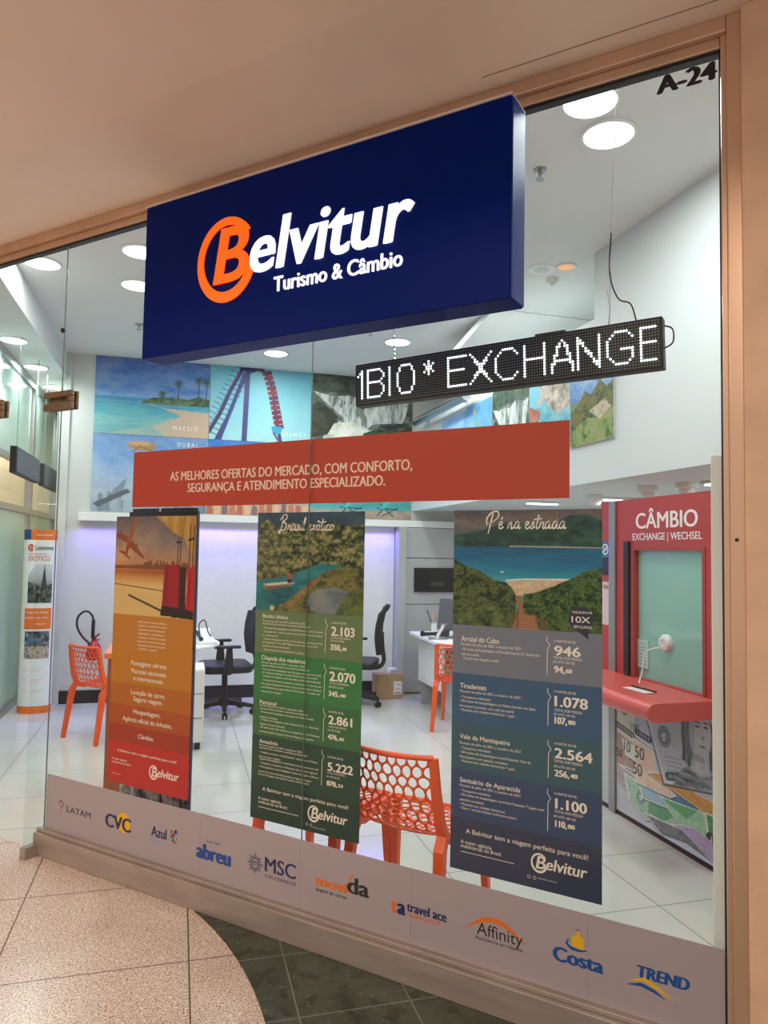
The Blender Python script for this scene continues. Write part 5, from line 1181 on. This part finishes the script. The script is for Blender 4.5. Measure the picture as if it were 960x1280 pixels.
hs = root('desk_handset', 'black telephone handset lying by the pen mug on the white desk', 'handset', SH(5.28, .665, .757), RB + .2)
MB().tube([(-.09, 0, .03), (-.05, 0, .022), (.05, 0, .022), (.10, 0, .018)], [.03, .018, .016, .022], 12).build('body', BLACK, hs, smooth=True)
# cardboard box with a small pack on it
bx = root('cardboard_box', 'brown cardboard box on the floor beside the grey pilaster', 'box', SH(5.96, .47), RB)
MB().box(-.17, .135, -.0, .17, 0, .27).build('carton', mat('cardboard', 'a98d6c', .8, noise=.06, nscale=20), bx, bevel=.003)
MB().box(.03, .125, -.002, -.0005, .05, .19).build('sticker', mat('label_paper', 'dcdcd8', .6), bx)
m = MB(); m.box(.04, .115, -.0028, -.002, .06, .075); m.box(.05, .105, -.0028, -.002, .105, .112); m.box(.045, .11, -.0028, -.002, .155, .16); m.build('sticker_print', mat('grey_ink', '8a8c8e', .6), bx)
MB().box(-.17, .135, .075, .095, .2701, .2712).build('tape', mat('packing_tape', 'c0a888', .3), bx)
pk = root('small_pack', 'small white pack lying on the cardboard box', 'pack', SH(6.02, .50, .272), RB + .3)
MB().box(-.05, .04, -.03, .04, 0, .055).build('pack', mat('pack_white', 'd8dce4', .5), pk, bevel=.006); MB().box(-.045, .035, -.031, -.030, .01, .028).build('pack_print', mat('pack_blue', '8c98b8', .5), pk)
# fire extinguisher
fe = root('fire_extinguisher', 'red fire extinguisher with looped black hose by the back wall', 'fire extinguisher', SH(6.2, -2.60), RB)
RED = mat('extinguisher_red', 'a8202a', .35)
MB().lathe([(.06, .46), (.07, .47), (.07, .58), (.055, .62), (.025, .645), (.022, .66)], (0, 0, 0), 24).build('cylinder', RED, fe, smooth=True)
m = MB(); m.box(-.02, .02, -.02, .02, .63, .68); m.tube([(0, 0, .67), (.05, -.01, .72)], .010, 8); m.tube([(0, 0, .655), (.055, -.01, .66)], .008, 8); m.build('valve', RED, fe)
m = MB(); m.tube(spline([(0, -.02, .66), (-.005, -.03, .80), (-.02, -.03, .90), (-.08, -.03, .95), (-.15, -.03, .90), (-.16, -.03, .80), (-.11, -.03, .70), (-.03, -.04, .62)], 6), .011, 8); m.tube([(-.01, -.03, .68), (-.008, -.03, .86)], .018, 10); m.build('hose', BLACK, fe, smooth=True)

# ---- oval display column with travel adverts, left
def art_tower():
    a = Art(90, 100, 61); a.grad([(0, '2c3430'), (.4, '6f7474'), (.6, 'b0b4b8'), (1, 'd4d6da')]); a.tex(a.below([(0, .55), (.3, .5), (.6, .4), (1, .5)]), ['181c1a', '4c5048', '8c8878'], 10); a.put(a.poly([(.55, .35), (.8, .35), (.70, .9), (.66, .9)]), '4a4848'); a.put(a.line([(.68, .88), (.68, 1)], .02), '4a4848'); a.put(a.poly([(0, 1), (.3, 1), (0, .7)]), 'f0f0ee'); return a
def art_street():
    a = Art(90, 80, 67); a.tex(np.ones((80, 90)), ['20262e', '5c6470', 'a0a4a8'], 7); a.tex(1.0 * (a.Y < .45), ['8a7a6a', 'c8bcac', '5c5044'], 9); a.put(a.poly([(.1, .6), (.7, .62), (.7, .75), (.1, .72)]), '4c7494'); return a
dc = root('display_column', 'white and orange oval advert column at the far left by the side glass', 'display column', SH(6.02, -3.10), RB)
RX, RY = .150, .10
def oval(mb, z0, z1, k=1.0): mb.slab([(RX * k * cos(t), RY * k * sin(t)) for t in np.linspace(0, 2 * pi, 40, endpoint=False)], z0, z1)
m = MB(); oval(m, .06, 1.68); m.build('sleeve', mat('column_white', 'ecebea', .4), dc, smooth=True)
m = MB(); oval(m, 1.655, 1.755, 1.004); m.build('header_band', mat('column_orange', 'e8762a', .45), dc, smooth=True)
m = MB(); oval(m, 0, .07, 1.004); m.build('foot_band', MATS['column_orange'], dc, smooth=True)
def wrap(mb, off=.002):
    for i, (x, y, z) in enumerate(mb.v):
        t = max(-1, min(1, x / RX)); mb.v[i] = (x, -RY * math.sqrt(max(0, 1 - t * t)) - off + y, z)
    return mb
def wbox(x0, x1, z0, z1, mb=None):
    mb = mb or MB(); n = 10
    for i in range(n): a, b = x0 + (x1 - x0) * i / n, x0 + (x1 - x0) * (i + 1) / n; mb.flat([(a, z0), (b, z0), (b, z1), (a, z1)], 0)
    return mb
wrap(wbox(-.149, -.075, 1.657, 1.753)).build('blue_corner', mat('column_blue', '1c4c8c', .45), dc)
wrap(wbox(-.105, .149, .80, 1.0)).build('middle_band', MATS['column_orange'], dc)
o = picture('photo', art_tower(), -.085, .125, 1.05, 1.42, 0, dc)
for v in o.data.vertices: t_ = v.co.x / RX; v.co.y = -RY * math.sqrt(1 - t_ * t_) - .0025
o = picture('photo', art_street(), -.095, .12, .52, .78, 0, dc)
for v in o.data.vertices: t_ = v.co.x / RX; v.co.y = -RY * math.sqrt(1 - t_ * t_) - .0025
m = MB(); text(m, 'Lusanova', -.03, .125, 1.56, .045, 0, .010); mk = MB(); mk.ring(-.07, 1.58, .03, .035, .015, .016, .5, 5.6, 0, 20); mk.disc(-.065, 1.578, .012, 0, 10); wrap(m, .0035).build('logo_text', NV, dc); wrap(mk, .0035).build('logo_mark', ink('rust', 'd0542c'), dc)
m = MB(); text(m, 'EXÓTICO', -.09, .10, 1.455, .045, 0, .006); text(m, 'DESTINOS', -.09, .07, 1.51, .016, 0); wrap(m, .0035).build('heading', ink('coral', 'd8705c'), dc)
m = MB(); text(m, 'VIAGENS', -.03, .11, 1.695, .018, 0, .004); text(m, 'TAILÂNDIA - BALI - VIETNAME', -.09, .10, .95, .018, 0); text(m, 'MALDIVAS - ÍNDIA - CHINA', -.09, .10, .90, .018, 0); text(m, 'E MUITO +', 0, .09, .84, .018, 0); wrap(m, .0035).build('band_text', WINK, dc)
m = MB()
for i, z in enumerate((.42, .32, .22)): m.ring(-.08, z, .018, .018, .003, .003, 0, 2 * pi, 0, 14); wbox(-.03, .08, z - .002, z + .002, m); wbox(-.03, .05, z - .022, z - .019, m)
wrap(m, .003).build('service_icons', ink('rose', 'd8b0b0'), dc)
# dark LED boards hung by the side glass, seen from behind
for u0, u1, lb in ((4.75, 5.78, 'black hanging LED board seen from behind by the side glass, nearer one'), (6.02, 7.0, 'black hanging LED board seen from behind by the side glass, farther one')):
    b = root('hanging_board', lb, 'LED board', SH(u0, -3.10, 2.19), TH + pi / 2, 'LED boards by the side glass')
    L_ = u1 - u0
    MB().box(0, L_, 0, .05, 0, .22).build('case', BLACK, b, bevel=.004); MB().box(.02, L_ - .01, -.004, 0, .012, .208).build('back_plate', mat('board_grey', '5a5c60', .5), b)
    for x in (.12, L_ - .12): MB().tube([(x, .025, .22), (x, .025, 1.154)], .003, 6).build('wire', CHROME, b)

# ---- navy display tower behind the orange poster, and the orange desk further in
def art_tower_face():
    a = Art(100, 250, 71); a.grad([(0, '55585c'), (.40, '74777c'), (.401, 'e0e0e0'), (.592, 'e6e6e6'), (.593, '27324c'), (1, '1d2842')]); m_ = (a.Y < .40)
    a.tex(m_ * 1.0, ['2c2c2e', '6a6a6c', 'a8a8a8', 'd4d4d4'], 6, 16, 4, .5, 2.6)
    for k in range(9): a.put(a.line([(-.1 + .12 * k, 0), (.2 + .14 * k, .16), (.1 + .14 * k, .38)], .012) * m_, ['d8d8d8', '2a2a2c'][k % 2])
    return a
dt = root('display_panel', 'navy and white standing display panel with grey photo foot behind the orange poster', 'display panel', (-3.15, .20, 0))
MB().box(0, .495, 0, .018, .02, 1.79).build('body', mat('tower_navy', '33426a', .45), dt, bevel=.002)
picture('front_print', art_tower_face(), .002, .493, .025, 1.785, -.0012, dt)
m = MB(); m.box(.03, .20, -.004, .022, 1.79, 1.806); m.box(.24, .48, -.004, .022, 1.79, 1.806); m.build('top_clamp', BLACK, dt)
MB().box(.06, .44, -.09, .12, 0, .02).build('foot', DARK, dt, bevel=.003)
od = root('orange_counter', 'orange topped counter with a brown side mostly hidden behind the orange poster', 'counter', SH(3.05, -2.20), RB)
MB().box(0, .36, 0, .5, .03, .915).build('body', mat('counter_brown', '9a5638', .5), od); MB().box(-.02, .38, -.02, .52, .915, .95).build('top', mat('counter_orange', 'e8803c', .4), od, bevel=.004); MB().box(.02, .34, .02, .48, 0, .03).build('plinth', BLACK, od)

# ---- exchange booth
BRED = mat('booth_red', 'b03a38', .38)
bo = root('exchange_booth', 'red currency booth front with white CÂMBIO lettering and green glass window', 'booth', SH(2.48, .87), RR)
def bl(u): return 2.48 - u
m = MB(); m.box(0, bl(2.15), 0, .07, 0, 1.95); m.box(bl(1.49), bl(1.37), 0, .07, 0, 1.95); m.box(bl(2.15), bl(1.49), 0, .07, 1.655, 1.95); m.box(bl(2.15), bl(1.49), 0, .07, 0, .875); m.build('front', BRED, bo)
m = MB(); m.box(bl(2.15), bl(1.49), .03, .04, .875, 1.655); m.build('window_glass', glass_mat('booth_glass', (.75, .93, .9), 1.0, .82, 'a2cec4'), bo)
m = MB(); m.box(bl(2.15), bl(2.115), -.004, .03, .875, 1.655); m.box(bl(1.515), bl(1.49), -.004, .03, .875, 1.655); m.box(bl(2.115), bl(1.515), -.004, .03, 1.635, 1.655); m.build('window_frame', mat('booth_frame', 'a03a36', .4), bo)
MB().box(bl(2.205), bl(2.155), -.018, 0, .875, 1.69).build('dark_jamb', BLACK, bo)
MB().box(bl(2.375), bl(2.305), -.014, 0, 0, 1.95).build('metal_post', mat('post_metal', '9a9e9e', .35, .6), bo, bevel=.004)
MB().box(.0, .104, -.002, 0, .03, .77).build('pale_side_panel', LGREY, bo)
MB().box(0.0, bl(1.37), -.0015, 0, .004, .03).build('kick_line', BLACK, bo)
m = MB(); text(m, 'CÂMBIO', bl(2.10), bl(1.545), 1.767, .093, -.0015, .014, 0, heavy=.004); text(m, 'EXCHANGE | WECHSEL', bl(2.132), bl(1.512), 1.697, .042, -.0015, .008, 0, heavy=.002); m.build('lettering', mat('booth_lettering', 'efe6e6', .5), bo)
picture('banknote_mural', art_notes(), bl(2.30), bl(1.37), .03, .775, -.002, bo, m=print_mat('mural_print', .3))
m = MB()
for t_, x, z, h in (('100', .25, .72, .05), ('100', .23, .55, .045), ('50', .27, .40, .07), ('50', .25, .30, .07), ('10', .16, .41, .06), ('50', .08, .36, .05), ('100', .93, .13, .05)): text(m, t_, bl(2.48) + x + .10, None, z, h, -.0034, .01)
m.build('note_numbers', mat('note_ink', '4c5058', .5), bo)
m = MB(); m.box(.0, .10, -.003, 0, 1.59, 1.692); m.build('sign_plate', mat('plate_blue', '3f66a8', .4), bo)
m = MB(); m.ring(.052, 1.641, .036, .036, .008, .008, 0, 2 * pi, -.0036, 24); m.ribbon([(.032, 1.622), (.072, 1.66)], .007, -.0036); text(m, '24', .033, .071, 1.63, .024, -.0034, .006); m.build('plate_mark', WINK, bo)
MB().box(.0, .10, -.003, 0, 1.475, 1.588).build('dark_plate', mat('plate_navy', '1c1640', .4), bo)
m = MB(); m.box(.0, .10, -.003, 0, 1.155, 1.43); m.build('notice_sheet', mat('notice_paper', 'd8c0c8', .6), bo)
m = MB(); m.box(.03, .09, -.0036, -.003, 1.385, 1.41); m.build('notice_heading', mat('notice_gold', 'a0845c', .5), bo)
m = MB(); m.box(bl(2.13), bl(2.015), .022, .0285, .93, 1.10); m.build('window_notice', mat('notice_green', 'a8ccc4', .5), bo)
m = MB(); m.box(bl(2.125), bl(2.02), .019, .022, .925, .935)
for i in range(7): m.box(bl(2.115), bl(2.03), .0208, .022, .955 + .02 * i, .958 + .02 * i)
m.build('notice_lines', mat('notice_dark', '5c8880', .5), bo)
q = MB(); q.lathe([(.048, .03), (.05, .012), (.042, .0), (.022, -.004), (.02, .002)], (bl(1.843), 0, 1.108), 24, 'y'); q.build('intercom', mat('intercom_white', 'dcdcde', .35, .2), bo, smooth=True)
ctr = root('booth_counter', 'red rounded shelf counter under the booth window', 'counter', SH(2.48, .87), RR)
pr = [(0, .775), (0, .87)] + [(-.37 + .048 * cos(t), .8225 + .0475 * sin(t)) for t in np.linspace(pi / 2, 3 * pi / 2, 12)]
m = MB(); n = len(pr)
x0, x1 = 0.0, bl(1.40)
m.add([(x0, y, z) for y, z in pr] + [(x1 + .09 * (-y) * -.0 + (.0 if y > -.1 else 0), y, z) for y, z in pr], [tuple(range(n)), tuple(range(2 * n - 1, n - 1, -1))] + [(i, (i + 1) % n, n + (i + 1) % n, n + i) for i in range(n)])
m.build('shelf', mat('counter_red', 'c8504a', .35), ctr, bevel=.004)
mc = root('counter_microphone', 'thin white gooseneck cord rising from the booth counter to the speaking disc', 'microphone', SH(1.90, .78, .872), RR)
m = MB(); m.tube(spline([(.02, -.04, .006), (-.01, -.02, .015), (-.015, 0, .06), (-.01, .02, .17), (.02, .05, .20), (.055, .07, .21)], 6), .004, 6); m.build('cord', mat('white_cord', 'e2e2de', .5), mc)
cd = root('card_tray', 'small pale card lying on the booth counter', 'card', SH(1.72, .62, .872), RR + .1)
MB().box(-.09, .09, -.03, .03, 0, .004).build('card', mat('card_paper', 'd8d0c8', .6), cd); MB().box(-.12, .07, .05, .065, 0, .006).build('strip', BLACK, cd)
# low soffit: cameras and tube lights
def dome(loc, label):
    r = root('dome_camera', label, 'camera', loc, 0, 'dome cameras under the low soffit')
    MB().lathe([(.07, 0), (.07, -.03), (.055, -.035)], (0, 0, 0), 20).build('base', WHITE, r, smooth=True)
    MB().lathe([(.052, -.034), (.05, -.06), (.035, -.082), (.012, -.09)], (0, 0, 0), 20).build('dome', mat('dome_white', 'e4e4e6', .25), r, smooth=True)
dome(SH(2.567, 1.28, 2.079), 'white dome camera under the soffit above the red booth, middle one')
dome(SH(2.257, 1.36, 2.079), 'white dome camera under the soffit above the red booth, nearest the jamb')
dome(SH(3.351, 1.36, 2.079), 'white dome camera under the soffit just above the blue-grey poster')
def tube(loc, rot, L_, label):
    r = root('tube_light', label, 'tube light', loc, rot, 'tube lights under the low soffit')
    MB().box(-L_ / 2 - .02, L_ / 2 + .02, -.035, .035, -.02, 0).build('housing', WHITE, r, bevel=.003); MB().box(-L_ / 2, L_ / 2, -.022, .022, -.03, -.02).build('tube', LIT, r, bevel=.006)
tube(SH(3.5, 1.76, 2.079), RB, .45, 'lit tube light under the soffit left of the booth lettering')
tube(SH(2.10, 1.45, 2.079), RB + .2, .16, 'short lit tube light under the soffit nearest the jamb')
tube(SH(4.2, 1.35, 2.079), RB, .30, 'lit tube light under the soffit above the blue-grey poster title')
